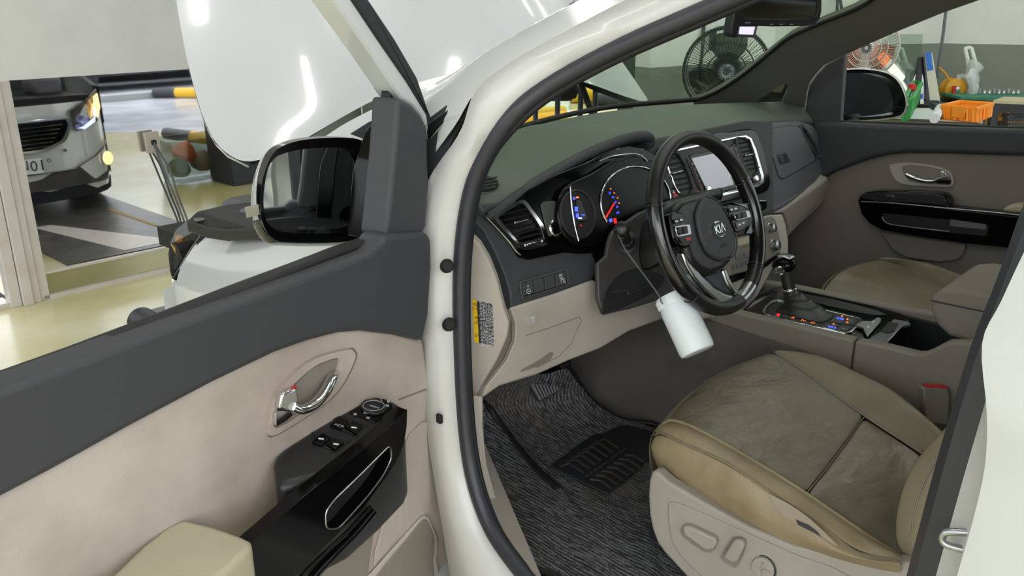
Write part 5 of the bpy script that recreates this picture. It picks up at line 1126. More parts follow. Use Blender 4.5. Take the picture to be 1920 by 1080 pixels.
slab('latch_well', PPs, [(1459, 292), (1473, 288), (1480, 302), (1465, 306)], 'matte black', gl_, th=.001, off=.0035, r=.15, bevel=0)
slab('latch_tab', PPs, [(1460, 293), (1466, 291), (1473, 304), (1466, 306)], 'satin silver', gl_, th=.003, off=.003, r=.15)
vent(pf, PPs, [(1501, 236), (1508, 237), (1524, 258), (1536, 280), (1542, 291), (1540, 296), (1533, 293), (1514, 265)], [(1504, 239), (1508, 241), (1522, 261), (1533, 281), (1537, 290), (1534, 290), (1516, 263)], [((1505+k*3.6, 245+k*6.3), (1512+k*3.5, 243+k*6.3)) for k in range(8)], None, off=-.001, nv=1)
PG = Pl(PPs.at(1500, 400, -.02), (.1, -.97, -.2))
gb = slab('lower_glovebox', PG, [(1446, 402), (1471, 390), (1510, 364), (1540, 344), (1554, 332), (1556, 345), (1552, 362), (1540, 385), (1520, 404), (1495, 426), (1474, 449), (1478, 430), (1468, 402)], 'beige plastic', dash, th=.04, off=-.04, bevel=.010, seg=4)
tube('glovebox_seam', [PG.at(x, y, .001) for x, y in [(1476, 438), (1500, 410), (1530, 385)]], .0014, 'dark beige', gb)
# dark box added behind the dashboard to block light leaks
prism('light_block', [V((x, 1.30, z)) for x, z in [(1.12, .78), (2.66, .78), (2.66, 1.18), (1.12, 1.18)]], [V((x, 1.55, z)) for x, z in [(1.12, .78), (2.66, .78), (2.66, 1.20), (1.12, 1.20)]], 'matte black', dash, bevel=.01)

# ---- steering wheel
TW = .388; WC = V((1.49, .862, 1.161)); eX = V((1, 0, 0)); eU = V((0, math.sin(TW), math.cos(TW))); eN = V((0, -math.cos(TW), math.sin(TW)))
WP = Pl(WC, eN)
sw_ = thing('steering_wheel', WC, 'black leather steering wheel with chrome lower spoke and oval hub badge', 'steering wheel')
RR = .176
def wl(g, r=RR, w=0): return WC+eX*(math.cos(g)*r)+eU*(math.sin(g)*r)+eN*w
rim_ = []
def rimseg(name, a0, a1, r, m, par, n=40, w=0):
    P = [wl(math.radians(a0+(a1-a0)*k/(n-1)), RR, w) for k in range(n)]
    return tube(name, P, r, m, par, res=14, flat=eN, ky=.9)
rimseg('rim_leather', 20, 160, .0168, 'leather black', sw_)
mat('gloss leather', (18, 18, 20), .2, coat=.6)
rimseg('rim_section', 158, 225, .0176, 'gloss leather', sw_); rimseg('rim_section', -45, 22, .0176, 'gloss leather', sw_)
rimseg('rim_lower', 223, 280, .0170, 'leather black', sw_); rimseg('rim_lower', 296, 317, .0170, 'leather black', sw_)
rimseg('rim_chrome', 279, 297, .0176, 'satin silver', sw_, n=12)
for g in (20, 160, 224, -44): tube('seam_ring', [wl(math.radians(g))+(wl(math.radians(g))-WC).normalized()*(.0174*math.cos(a))+eN*(.0174*math.sin(a)) for a in [k*math.pi/8 for k in range(16)]], .0010, 'rubber', sw_, closed=True, res=6)
# airbag hub, pods and spokes
slab('hub_body', WP, [(1262, 392), (1275, 374), (1300, 366), (1322, 362), (1340, 366), (1361, 386), (1376, 415), (1384, 440), (1382, 462), (1374, 490), (1356, 510), (1332, 517), (1314, 509), (1296, 490), (1286, 460), (1275, 430)], 'leather black', sw_, th=.045, off=-.035, bevel=.014, seg=4)
hc = [(1321, 372), (1330, 371), (1345, 378), (1362, 400), (1376, 430), (1381, 455), (1377, 475), (1366, 484), (1350, 486), (1333, 476), (1319, 450), (1311, 420), (1310, 395)]
hp_ = slab('airbag_cover', WP, hc, 'charcoal plastic', sw_, th=.012, off=.006, bevel=.005, sm=3, seg=4)
tube('cover_groove', [WP.at(1346+(x-1346)*1.03, 428+(y-428)*1.03, .012) for x, y in [(v.x, v.y) for v in cr([V((x, y, 0)) for x, y in hc], 4, True)]], .0018, 'charcoal plastic', hp_, closed=True, res=8)
em = WP.at(1347, 430, .018)
eb = lathe('badge', [(.0275, 0), (.0275, .0025), (.0255, .0035), (.0240, .0025), (.001, .0025)], em, eN, 'chrome', hp_, u=(1, 0, 0), sx=.62, res=36)
lathe('badge_field', [(.0236, .0026), (.0236, .0030), (.001, .0030)], em, eN, 'gloss black', eb, u=(1, 0, 0), sx=.62, res=36)
text('badge_letters', 'KI\u039b', em+eN*.0034, eX, eN, .024, 'chrome', eb, ext=.0006)
text('airbag_mark', 'AIRBAG', WP.at(1357, 460, .0188), eX, eN, .0075, 'matte black', hp_)
podl = [(1256, 402), (1264, 396), (1280, 398), (1290, 412), (1296, 440), (1298, 456), (1290, 465), (1276, 464), (1264, 448)]
podr = [(1360, 388), (1372, 383), (1392, 386), (1408, 396), (1412, 410), (1408, 420), (1394, 432), (1380, 436), (1372, 415)]
P0 = slab('button_pod', WP, podl, 'gloss black', sw_, th=.026, off=-.011, bevel=.004, r=.3); P1 = slab('button_pod', WP, podr, 'gloss black', sw_, th=.026, off=-.011, bevel=.004, r=.3)
def wb(par, L, m, off=.002, th=.003, **k): return slab(k.pop('name', 'wheel_button'), WP, L, m, par, th=th, off=off+.013, bevel=.0008, r=.15)
wb(P0, [(1264, 411), (1281, 408), (1284, 416), (1267, 419)], 'black plastic'); wb(P0, [(1266, 424), (1294, 420), (1297, 440), (1271, 445)], 'satin silver'); wb(P0, [(1270, 426), (1289, 423), (1291, 437), (1274, 441)], 'gloss black', .005); wb(P0, [(1274, 446), (1298, 443), (1298, 452), (1279, 455)], 'black plastic')
wb(P1, [(1366, 390), (1384, 387), (1388, 394), (1370, 398)], 'black plastic'); wb(P1, [(1376, 401), (1404, 394), (1409, 407), (1382, 414)], 'satin silver'); wb(P1, [(1380, 401), (1399, 396), (1402, 407), (1384, 411)], 'gloss black', .005); wb(P1, [(1381, 417), (1402, 411), (1398, 422), (1384, 428)], 'grey plastic')
for par, x, y, w in [(P0, 1269, 415, 2.2), (P0, 1278, 412, 2.6), (P0, 1268, 432, 1.5), (P1, 1372, 393, 2), (P1, 1380, 391, 2.6), (P1, 1379, 407, 1.2), (P1, 1387, 421, 2), (P1, 1394, 418, 2)]:
    wb(par, [(x-w, y-1.4), (x+w, y-1.8), (x+w, y+1.4), (x-w, y+1.8)], 'white marks', .0085 if abs(y-432) < 2 or abs(y-407) < 2 else .0052, .0005, name='button_mark')
wb(P0, [(1286, 446), (1295, 445), (1295, 450), (1288, 451.5)], 'red plastic', .0052, .0005, name='button_mark')
for k in range(2):
    for (par, x, y) in ((P0, 1276+k*10, 432-k*1.5), (P1, 1387+k*9, 405-k*2.3)): wb(par, [(x-4, y-5), (x+3, y-6), (x+4, y+5), (x-3, y+6)], 'black plastic', .008, .003)
slab('side_spoke', WP, [(1372, 378), (1392, 380), (1412, 380), (1420, 395), (1422, 420), (1410, 440), (1396, 440), (1404, 425), (1410, 405), (1400, 392), (1380, 384)], 'gloss leather', sw_, th=.03, off=-.026, bevel=.008, seg=3)
slab('side_spoke', WP, [(1232, 420), (1246, 405), (1260, 404), (1270, 450), (1270, 470), (1248, 470)], 'gloss leather', sw_, th=.026, off=-.026, bevel=.008, seg=3)
mat('brushed silver', (190, 192, 196), .22, metal=1)
slab('lower_spoke', WP, [(1279, 472), (1289, 472), (1300, 492), (1318, 515), (1340, 538), (1362, 550), (1380, 556), (1392, 554), (1399, 548), (1407, 553), (1407, 566), (1396, 576), (1372, 580), (1350, 569), (1325, 548), (1302, 522), (1288, 498)], 'brushed silver', sw_, th=.02, off=-.018, bevel=.006, seg=3)
slab('lower_spoke', WP, [(1355, 506), (1362, 502), (1369, 520), (1380, 540), (1400, 550), (1397, 556), (1380, 552), (1366, 534)], 'brushed silver', sw_, th=.018, off=-.018, bevel=.004)
slab('spoke_insert', WP, [(1302, 490), (1330, 512), (1358, 506), (1368, 534), (1392, 553), (1362, 550), (1340, 538), (1318, 515)], 'charcoal plastic', sw_, th=.014, off=-.022, bevel=.004)
lathe('column_joint', [(.05, -.09), (.055, -.04), (.05, -.02)], WC, eN, 'matte black', sw_, res=24)
# right-hand stalk tip behind the wheel
rs = thing('wiper_stalk', A(1325, 372, D=1.9), 'black wiper stalk tip above the steering wheel hub', 'stalk')
tube('lever', [A(1310, 378, D=1.86), A(1330, 366, D=1.93), A(1346, 364, D=1.96)], [.009, .014], 'black plastic', rs, res=14, sm=3)
lathe('end_ring', [(.0145, 0), (.015, .006), (.001, .008)], A(1346, 364, D=1.96), RT, 'gloss black', rs, res=16)

# ---- hanging bottle
Ba, Bb = A(1259, 553, D=1.71), A(1309, 661, D=1.68); bax = (Bb-Ba).normalized(); BL = (Bb-Ba).length
bt = thing('plastic_bottle', Bb, 'translucent white wide-mouth plastic bottle hanging by a cord under the steering wheel', 'bottle')
rb = 34/FPX*1.69
lathe('body', [(rb*.90, BL*.16), (rb*.96, BL*.20), (rb, BL*.27), (rb*1.0, BL*.93), (rb*.94, BL*.985), (rb*.8, BL*1.0), (.001, BL*.985)], Ba, bax, 'bottle plastic', bt, res=36)
cp_ = lathe('cap', [(.001, 0), (rb*.94, 0), (rb*.99, BL*.03), (rb*.99, BL*.17), (rb*.94, BL*.175)], Ba, bax, 'bottle plastic', bt, res=36)
a_ = (V((0, 0, 1))-bax*bax.z).normalized(); b_ = bax.cross(a_)
multibox('cap_rib', [bar(Ba+bax*(BL*.04)+(a_*math.cos(g)+b_*math.sin(g))*rb*.995, Ba+bax*(BL*.165)+(a_*math.cos(g)+b_*math.sin(g))*rb*.995, .0018, .0016, a_*math.cos(g)+b_*math.sin(g)) for g in [k*math.pi/24 for k in range(48)]], 'bottle plastic', cp_)
o = tube('cord', [A(x, y, D=d) for x, y, d in [(1158, 438, 1.63), (1163, 448, 1.64), (1170, 464, 1.66), (1190, 492, 1.67), (1220, 532, 1.685), (1236, 555, 1.675), (1240, 566, 1.67), (1243, 570, 1.67)]], .0016, 'grey plastic', sm=4, res=6); tag(o, 'thin dark cord running from the indicator stalk to the bottle cap', 'cord')
tube('cord_loop', [A(1166+9*math.cos(g), 436+10*math.sin(g), D=1.645+.01*math.sin(g)) for g in [k*math.pi/8 for k in range(17)]], .0016, 'grey plastic', o, res=6)

# ---- pedals
pn_ = V((-.15, -.85, .5)); bp0 = Pl(A(1020, 725, X=1.45), pn_)
t = thing('brake_pedal', A(1020, 725, X=1.45), 'wide black ribbed brake pedal left of the taller accelerator', 'pedal')
slab('pad', bp0, [(993, 719), (1034, 697), (1049, 733), (1013, 754)], 'pedal rubber', t, th=.015, off=-.015, bevel=.004, r=.15)
multibox('rib', [bar(bp0.at(998+k*5.2, 719-k*2.8, .001), bp0.at(1014+k*4.6, 750-k*2.6, .001), .002, .003, bp0.n) for k in range(8)], 'grey marks', t)
tube('arm', [bp0.at(1030, 715, -.015), bp0.at(1045, 660, -.12)], .01, 'matte black', t)
t = thing('accelerator_pedal', A(1072, 705, X=1.58), 'tall narrow black accelerator pedal right of the brake', 'pedal')
bp1 = Pl(A(1072, 705, X=1.56), pn_)
slab('pad', bp1, [(1050, 684), (1066, 676), (1080, 700), (1088, 720), (1074, 728), (1064, 706)], 'pedal rubber', t, th=.02, off=-.02, bevel=.004)
multibox('rib', [bar(bp1.at(1056+k*1.4+dx, 686+k*9, .001), bp1.at(1066+k*3.2+dx, 681+k*9, .001), .002, .003, bp1.n) for k in range(5) for dx in (0,)], 'grey plastic', t)
tube('arm', [bp1.at(1065, 695, -.02), bp1.at(1060, 650, -.10)], .01, 'matte black', t)

# ---- floor mat
m = mat('mat carpet', (50, 51, 56), .95); nt = m.node_tree; b = nt.nodes['Principled BSDF']
tc = nt.nodes.new('ShaderNodeTexCoord'); mp_ = nt.nodes.new('ShaderNodeMapping'); mp_.inputs['Rotation'].default_value = (0, 0, .03); mp_.inputs['Scale'].default_value = (240, 30, 60)
nt.links.new(tc.outputs['Object'], mp_.inputs['Vector'])
n1 = nt.nodes.new('ShaderNodeTexNoise'); n1.inputs['Scale'].default_value = 1.2; n1.inputs['Detail'].default_value = 4; nt.links.new(mp_.outputs[0], n1.inputs['Vector'])
n2 = nt.nodes.new('ShaderNodeTexNoise'); n2.inputs['Scale'].default_value = 520; n2.inputs['Detail'].default_value = 2; nt.links.new(tc.outputs['Object'], n2.inputs['Vector'])
wv = nt.nodes.new('ShaderNodeTexWave'); wv.inputs['Scale'].default_value = 38; wv.inputs['Distortion'].default_value = 1.6; wv.inputs['Detail'].default_value = 3; wv.inputs['Detail Scale'].default_value = 4
m3 = nt.nodes.new('ShaderNodeMapping'); m3.inputs['Rotation'].default_value = (0, 0, .03); nt.links.new(tc.outputs['Object'], m3.inputs['Vector']); nt.links.new(m3.outputs[0], wv.inputs['Vector'])
mu = nt.nodes.new('ShaderNodeMath'); mu.operation = 'MULTIPLY'; nt.links.new(n1.outputs['Fac'], mu.inputs[0]); nt.links.new(n2.outputs['Fac'], mu.inputs[1])
ad = nt.nodes.new('ShaderNodeMath'); ad.operation = 'MULTIPLY_ADD'; ad.inputs[1].default_value = .12; nt.links.new(wv.outputs['Fac'], ad.inputs[0]); nt.links.new(mu.outputs[0], ad.inputs[2])
rp = nt.nodes.new('ShaderNodeValToRGB'); rp.color_ramp.elements[0].position = .27; rp.color_ramp.elements[0].color = (*lin((34, 34, 38)), 1); rp.color_ramp.elements[1].position = .42; rp.color_ramp.elements[1].color = (*lin((128, 128, 132)), 1)
nt.links.new(ad.outputs[0], rp.inputs['Fac'])
dn = nt.nodes.new('ShaderNodeTexNoise'); dn.inputs['Scale'].default_value = 5; dn.inputs['Detail'].default_value = 5; nt.links.new(tc.outputs['Object'], dn.inputs['Vector'])
dr_ = nt.nodes.new('ShaderNodeValToRGB'); dr_.color_ramp.elements[0].position = .52; dr_.color_ramp.elements[0].color = (0, 0, 0, 1); dr_.color_ramp.elements[1].position = .75; dr_.color_ramp.elements[1].color = (.55, .55, .55, 1); nt.links.new(dn.outputs['Fac'], dr_.inputs['Fac'])
mx = nt.nodes.new('ShaderNodeMix'); mx.data_type = 'RGBA'; mx.inputs['B'].default_value = (*lin((104, 94, 80)), 1); nt.links.new(dr_.outputs['Color'], mx.inputs['Factor']); nt.links.new(rp.outputs['Color'], mx.inputs['A']); nt.links.new(mx.outputs['Result'], b.inputs['Base Color'])
bp = nt.nodes.new('ShaderNodeBump'); bp.inputs['Strength'].default_value = .8; bp.inputs['Distance'].default_value = .004; nt.links.new(ad.outputs[0], bp.inputs['Height']); nt.links.new(bp.outputs['Normal'], b.inputs['Normal'])
fm = thing('floor_mat', A(1080, 900, Z=.56), 'dark grey ribbed carpet mat with a rubber heel pad in the driver footwell', 'floor mat')
MR = [((890, 722), (1068, 690), .72), ((900, 742), (1085, 715), .67), ((904, 770), (1104, 742), .62), ((906, 800), (1140, 772), .595), ((906, 830), (1172, 788), .58), ((914, 880), (1235, 800), .568), ((931, 925), (1262, 840), .564), ((955, 962), (1285, 900), .562), ((946, 985), (1290, 960), .562), ((943, 1012), (1290, 1010), .562), ((962, 1035), (1290, 1050), .562), ((1010, 1068), (1290, 1085), .562), ((1060, 1092), (1300, 1120), .562), ((1120, 1120), (1330, 1160), .562)]
rows = []
for (l, r_, z) in MR:
    a, b_ = A(*l, Z=z), A(*r_, Z=z); row = []
    for k in range(21):
        f = k/20; p = a.lerp(b_, f); p.z += .010*math.exp(-((f-.16)/.07)**2)*(1 if l[1] < 940 else .2) + .003*math.sin(f*19+l[1]*.03); row.append(p)
    rows.append(row)
mc_ = grid('carpet', rows, 'mat carpet', fm, sub=1, solid=.008)
edge = [r_[0] for r_ in rows]; tube('edge_binding', edge, .006, 'matte black', fm, sm=4); tube('edge_binding', [r_[-1] for r_ in rows[:7]], .006, 'matte black', fm, sm=4)
tube('footrest_fold', [A(x, y, Z=z) for x, y, z in [(908, 752, .66), (925, 775, .62), (952, 815, .59), (985, 858, .575), (1018, 893, .572), (1046, 914, .572)]], [.004, .009, .010, .010, .008], 'matte black', fm, sm=3)
# heel pad with chevrons
PZ = .578
def hz(x, y, dz=0): return A(x, y, Z=PZ+dz)
f_ = [hz(*q) for q in [(1031, 873), (1075, 840), (1124, 806), (1175, 795), (1236, 812), (1226, 850), (1200, 872), (1140, 926), (1090, 902)]]
hpz = prism('heel_pad', f_, [v-V((0, 0, .006)) for v in f_], 'rubber', fm, bevel=.003)
L = []
zu = V((0, 0, 1))
for k in range(7):
    o_ = V((11*k, -7.6*k, 0))
    P_ = [(1046, 872), (1066, 860), (1084, 872), (1082, 884)]
    q = [hz(x+o_.x, y+o_.y, .002) for x, y in [(1050, 874), (1068, 868), (1094, 886)]]
    L += [bar(q[0], q[1], .004, .004, zu), bar(q[1], q[2], .004, .004, zu)]
    q = [hz(x+o_.x, y+o_.y, .002) for x, y in [(1106, 898), (1124, 900), (1146, 915)]]
    L += [bar(q[0], q[1], .004, .004, zu), bar(q[1], q[2], .004, .004, zu)]
for k in range(5): L.append(bar(hz(1098+16*k, 893-11*k, .002), hz(1110+16*k, 885-11*k, .002), .0035, .004, zu))
mat('worn rubber', (58, 54, 49), .7)
multibox('pad_rib', L, 'worn rubber', hpz)
ptext('mat_tag', 'AUTO', Pl(hz(910, 790), (-.2, -.5, .8)), 909, 785, (3, -12), 8, 'grey marks', fm)
# carpeted tunnel and toe board
mat('cabin carpet', (104, 99, 93), .95, bump=.7, bscale=500, var=.3, vscale=4, rgb2=(80, 76, 72))
grid('tunnel_carpet', [[V((1.745, 1.52, .95)), V((1.745, 1.2, .86)), V((1.745, .9, .84)), V((1.75, .55, .84))], [V((1.72, 1.50, .80)), V((1.735, 1.2, .74)), V((1.735, .9, .72)), V((1.745, .55, .72))], [V((1.66, 1.47, .66)), V((1.69, 1.2, .61)), V((1.70, .9, .6)), V((1.72, .55, .6))], [V((1.58, 1.42, .575)), V((1.62, 1.2, .55)), V((1.64, .9, .545)), V((1.66, .55, .545))]], 'cabin carpet', body, sub=2, solid=.004)
grid('toe_board', [[V((x, 1.62, .95)) for x in (1.05, 1.4, 1.75)], [V((x, 1.56, .66)) for x in (1.05, 1.4, 1.75)], [V((x, 1.40, .548)) for x in (1.05, 1.4, 1.75)], [V((x, .3, .535)) for x in (1.0, 1.4, 1.75)]], 'cabin carpet', body, sub=1, solid=.004)
grid('far_carpet', [[V((x, 1.5, .9)) for x in (2.0, 2.7)], [V((x, 1.4, .58)) for x in (2.0, 2.7)], [V((x, .2, .56)) for x in (2.0, 2.7)]], 'cabin carpet', body, solid=.004)
# ---- leather for the seats: tan grey, dirt and wear with their own shapes, perforated centre
def leather(name, rgb, rgb2, rough=.42, perf=False, wear=None):
    m = mat(name, rgb, rough, spec=.5); nt = m.node_tree; b = nt.nodes['Principled BSDF']; tc = nt.nodes.new('ShaderNodeTexCoord')
    n = nt.nodes.new('ShaderNodeTexNoise'); n.inputs['Scale'].default_value = 5; n.inputs['Detail'].default_value = 7; n.inputs['Roughness'].default_value = .6; nt.links.new(tc.outputs['Object'], n.inputs['Vector'])
    r = nt.nodes.new('ShaderNodeValToRGB'); r.color_ramp.elements[0].position = .35; r.color_ramp.elements[1].position = .68; r.color_ramp.elements[0].color = (*lin(rgb), 1); r.color_ramp.elements[1].color = (*lin(rgb2), 1)
    nt.links.new(n.outputs['Fac'], r.inputs['Fac']); nt.links.new(r.outputs['Color'], b.inputs['Base Color'])
    g = nt.nodes.new('ShaderNodeTexNoise'); g.inputs['Scale'].default_value = 420; nt.links.new(tc.outputs['Object'], g.inputs['Vector'])
    w = nt.nodes.new('ShaderNodeTexNoise'); w.inputs['Scale'].default_value = 9; w.inputs['Detail'].default_value = 3; w.inputs['Distortion'].default_value = .3
    mp = nt.nodes.new('ShaderNodeMapping'); mp.inputs['Scale'].default_value = (1.3, 2.0, 1); mp.inputs['Rotation'].default_value = (0, 0, .6); nt.links.new(tc.outputs['Object'], mp.inputs['Vector']); nt.links.new(mp.outputs[0], w.inputs['Vector'])
    b1 = nt.nodes.new('ShaderNodeBump'); b1.inputs['Strength'].default_value = .25; b1.inputs['Distance'].default_value = .001; nt.links.new(g.outputs['Fac'], b1.inputs['Height'])
    b2 = nt.nodes.new('ShaderNodeBump'); b2.inputs['Strength'].default_value = (.8 if perf else .4); b2.inputs['Distance'].default_value = .012; nt.links.new(w.outputs['Fac'], b2.inputs['Height']); nt.links.new(b1.outputs['Normal'], b2.inputs['Normal'])
    last = b2
    if perf:
        v = nt.nodes.new('ShaderNodeTexVoronoi'); v.inputs['Scale'].default_value = 190; v.inputs['Randomness'].default_value = 0; nt.links.new(tc.outputs['Object'], v.inputs['Vector'])
        c = nt.nodes.new('ShaderNodeMath'); c.operation = 'SMOOTH_MIN' if False else 'MINIMUM'; c.inputs[1].default_value = .35; nt.links.new(v.outputs['Distance'], c.inputs[0])
        b3 = nt.nodes.new('ShaderNodeBump'); b3.inputs['Strength'].default_value = .8; b3.inputs['Distance'].default_value = .0012; nt.links.new(c.outputs[0], b3.inputs['Height']); nt.links.new(b2.outputs['Normal'], b3.inputs['Normal']); last = b3
    nt.links.new(last.outputs['Normal'], b.inputs['Normal'])
leather('seat leather', (132, 123, 102), (112, 102, 82)); leather('seat centre', (124, 117, 100), (96, 90, 76), .34, True); leather('bolster leather', (156, 142, 114), (128, 110, 82), .36)
leather('worn leather', (158, 148, 132), (138, 124, 104), .6)
mat('seat plastic', (158, 152, 142), .5, bump=.25, bscale=600, var=.12, vscale=6)

def rowp(L, n=15):
    return resample(cr(AL(L), 4), n)
seat = thing('front_seat', (1.48, .45, .50), 'driver seat in worn tan leather with a torn, scuffed side bolster', 'car seat')
# side panel leather (below the stitch), bolster top (stitch to piping), centre, far bolster
bot = [(1224, 848, 1.235), (1226, 866, 1.225), (1253, 902, 1.213), (1322, 942, 1.205), (1404, 986, 1.20), (1485, 1020, 1.20), (1567, 1038, 1.20), (1648, 1050, 1.20), (1690, 1052, 1.20)]
sti = [(1228, 816, 1.240), (1237, 811, 1.225), (1281, 831, 1.213), (1363, 868, 1.208), (1444, 921, 1.208), (1526, 974, 1.21), (1607, 1035, 1.215), (1650, 1044, 1.22), (1692, 1048, 1.22)]
pip = [(1235, 804, 1.262), (1258, 789, 1.262), (1302, 803, 1.262), (1363, 836, 1.262), (1424, 872, 1.262), (1485, 909, 1.262), (1587, 978, 1.265), (1648, 1019, 1.27), (1690, 1045, 1.27)]
rb_, rs_, rp_ = rowp(bot), rowp(sti), rowp(pip)
under = [v+V((.03, .0, -.05)) for v in rb_]
ml = [a.lerp(b, .5)+V((-.016, -.002, .002)) for a, b in zip(rb_, rs_)]
mt = [a.lerp(b, .5)+V((-.004, 0, .008)) for a, b in zip(rs_, rp_)]
grid('bolster_side', [under, rb_, ml, rs_], 'bolster leather', seat, sub=2, solid=.004)
grid('bolster_top', [rs_, mt, rp_, [v+V((.012, 0, -.012)) for v in rp_]], 'bolster leather', seat, sub=2, solid=.004)
tube('stitch_line', [v+V((-.002, 0, .001)) for v in rs_], .0022, 'seat leather', seat, sm=3, res=6)
tube('piping', [v+V((0, 0, .001)) for v in rp_], .0035, 'bolster leather', seat, sm=3, res=8)
# torn scuff with rolled flap
sc = [(1440, 926), (1462, 936), (1490, 952), (1520, 974), (1548, 1000), (1572, 1024), (1560, 1020), (1540, 1006), (1520, 994), (1500, 984), (1480, 974), (1466, 966), (1452, 948)]
PSc = Pl(A(1510, 985, X=1.196), (-.97, -.1, .22))
slab('scuff_patch', PSc, sc, 'worn leather', seat, th=.0015, off=.004, bevel=.0005, sm=2)
slab('tear', PSc, [(1492, 974), (1500, 978), (1515, 984), (1530, 995), (1540, 1007), (1528, 1000), (1512, 992), (1496, 984)], 'rubber', seat, th=.001, off=.0058, bevel=0)
# top of the cushion
ce = []
fr_ = [(1252, 792, .818), (1281, 760, .835), (1343, 715, .848), (1404, 683, .852), (1453, 661, .855)]
F_ = [A(x, y, Z=z) for x, y, z in fr_]
seamR = [A(x, y, Z=z) for x, y, z in [(1453, 661, .855), (1506, 697, .845), (1567, 742, .83), (1636, 791, .82), (1684, 822, .815), (1730, 852, .815)]]
seamR = resample(cr(seamR, 4), 15); lft = [v+V((.006, 0, -.004)) for v in rp_]
cross = 11
rows = []
for k in range(13):
    f = k/12; row = []
    for a, b, j in zip(lft, seamR, range(15)):
        p = a.lerp(b, f); bow = math.sin(math.pi*f)
        if j == 0: pass
        p.z += -.012*bow*(j/14)+.010*bow*(1-j/14)
        p.y += .028*bow*max(0, 1-j/4)
        row.append(p)
    rows.append(row)
js = 9
grid('cushion_front', [r[:js+1] for r in rows], 'seat centre', seat, sub=2, solid=.006)
grid('cushion_rear', [[v+V((0, 0, -.004+.010*math.sin(math.pi*k/12)*math.sin(math.pi*i/(14-js)))) for i, v in enumerate(r[js:])] for k, r in enumerate(rows)], 'seat centre', seat, sub=2, solid=.006)
tube('cross_seam', [r[js]+V((0, 0, -.002)) for r in rows], .0013, 'dark beige', seat, sm=2, res=6)
# front lip rolling down
lipc = [r[0] for r in rows]
grid('front_lip', [lipc, [v+V((0, .018, -.012)) for v in lipc], [v+V((0, .028, -.05)) for v in lipc], [v+V((0, .01, -.13)) for v in lipc]], 'seat leather', seat, sub=2, solid=.004)
ro = [A(x, y, Z=z) for x, y, z in [(1454, 660, .856), (1485, 656, .862), (1546, 665, .868), (1607, 692, .872), (1669, 721, .874), (1717, 757, .874), (1770, 803, .872), (1800, 835, .87)]]
ro = resample(cr(ro, 4), 15)
rm = [a.lerp(b, .45)+V((0, 0, .006)) for a, b in zip(seamR, ro)]
grid('far_bolster', [seamR, rm, ro, [v+V((.02, .006, -.03)) for v in ro], [v+V((.022, 0, -.13)) for v in ro]], 'seat leather', seat, sub=2, solid=.004)
tube('far_seam', [v+V((0, 0, .0015)) for v in seamR], .0022, 'dark beige', seat, sm=2, res=6)
# body foam hidden under the covers
prism('cushion_core', [V((x, y, .74)) for x, y in [(1.29, .3), (1.68, .3), (1.68, .68), (1.29, .64)]], [V((x, y, .58)) for x, y in [(1.25, .25), (1.70, .25), (1.70, .72), (1.25, .70)]], 'seat plastic', seat, bevel=.02)
# backrest bolster
bb_ = [(1800, 770, 1.36), (1770, 803, 1.33), (1726, 848, 1.30), (1697, 897, 1.275), (1681, 950, 1.262), (1676, 1000, 1.255), (1684, 1030, 1.252), (1702, 1050, 1.25)]
r0 = resample(cr(AL(bb_), 4), 13)
grid('backrest', [r0, [v+V((-.015, -.05, .012)) for v in r0], [v+V((-.01, -.11, .02)) for v in r0], [v+V((.03, -.17, .02)) for v in r0]], 'seat leather', seat, sub=2, solid=.005)
tube('backrest_stitch', [v+V((-.010, -.030, .010)) for v in r0], .0016, 'dark beige', seat, sm=2, res=6)
prism('backrest_core', [V((1.30, y, z)) for y, z in [(.30, .80), (.16, .78), (-.05, 1.42), (.06, 1.45)]], [V((1.68, y, z)) for y, z in [(.30, .80), (.16, .78), (-.05, 1.42), (.06, 1.45)]], 'seat leather', seat, bevel=.04, seg=4)
# plastic base skirt with switches
PSk = Pl(A(1400, 1020, X=1.20), (-1, -.12, .10))
sk = [(1232, 884), (1222, 884), (1217, 900), (1215, 930), (1217, 965), (1223, 994), (1232, 1018), (1245, 1036), (1290, 1085), (1400, 1180), (1760, 1180), (1730, 1060), (1694, 1054), (1650, 1052), (1567, 1040), (1485, 1022), (1404, 988), (1322, 944), (1253, 903)]
skr = slab('base_skirt', PSk, sk, 'seat plastic', seat, th=.03, off=-.012, bevel=.010, seg=4)
slab('skirt_face', PSk, [(1252, 948), (1264, 942), (1300, 955), (1400, 1000), (1500, 1044), (1600, 1085), (1560, 1140), (1400, 1130), (1320, 1085), (1270, 1035), (1256, 1000)], 'seat plastic', skr, th=.004, off=.017, bevel=.003, sm=2)
def knob(name, L, th=.014): return slab(name, PSk, L, 'seat plastic', skr, th=th, off=.021, bevel=.004, seg=3)
knob('slide_switch', [(1279, 987), (1292, 987), (1340, 1010), (1343, 1020), (1336, 1031), (1322, 1033), (1281, 1003)])
knob('recline_switch', [(1376, 1012), (1390, 1013), (1396, 1022), (1382, 1054), (1372, 1057), (1356, 1046), (1358, 1040)])
for off_, L in ((.0205, [(1277, 990), (1290, 985), (1341, 1009), (1344, 1022), (1337, 1033), (1320, 1035), (1279, 1006)]), (.0205, [(1373, 1007), (1393, 1008), (1400, 1020), (1385, 1060), (1372, 1063), (1351, 1048), (1353, 1038)])): slab('switch_well', PSk, L, 'dark beige', skr, th=.001, off=off_, bevel=0, sm=2)
kc = PSk.at(1432, 1064, .020); lathe('lumbar_dial', [(.021, 0), (.021, .002), (.019, .006), (.010, .007), (.001, .006)], kc, PSk.n, 'seat plastic', skr, res=28)
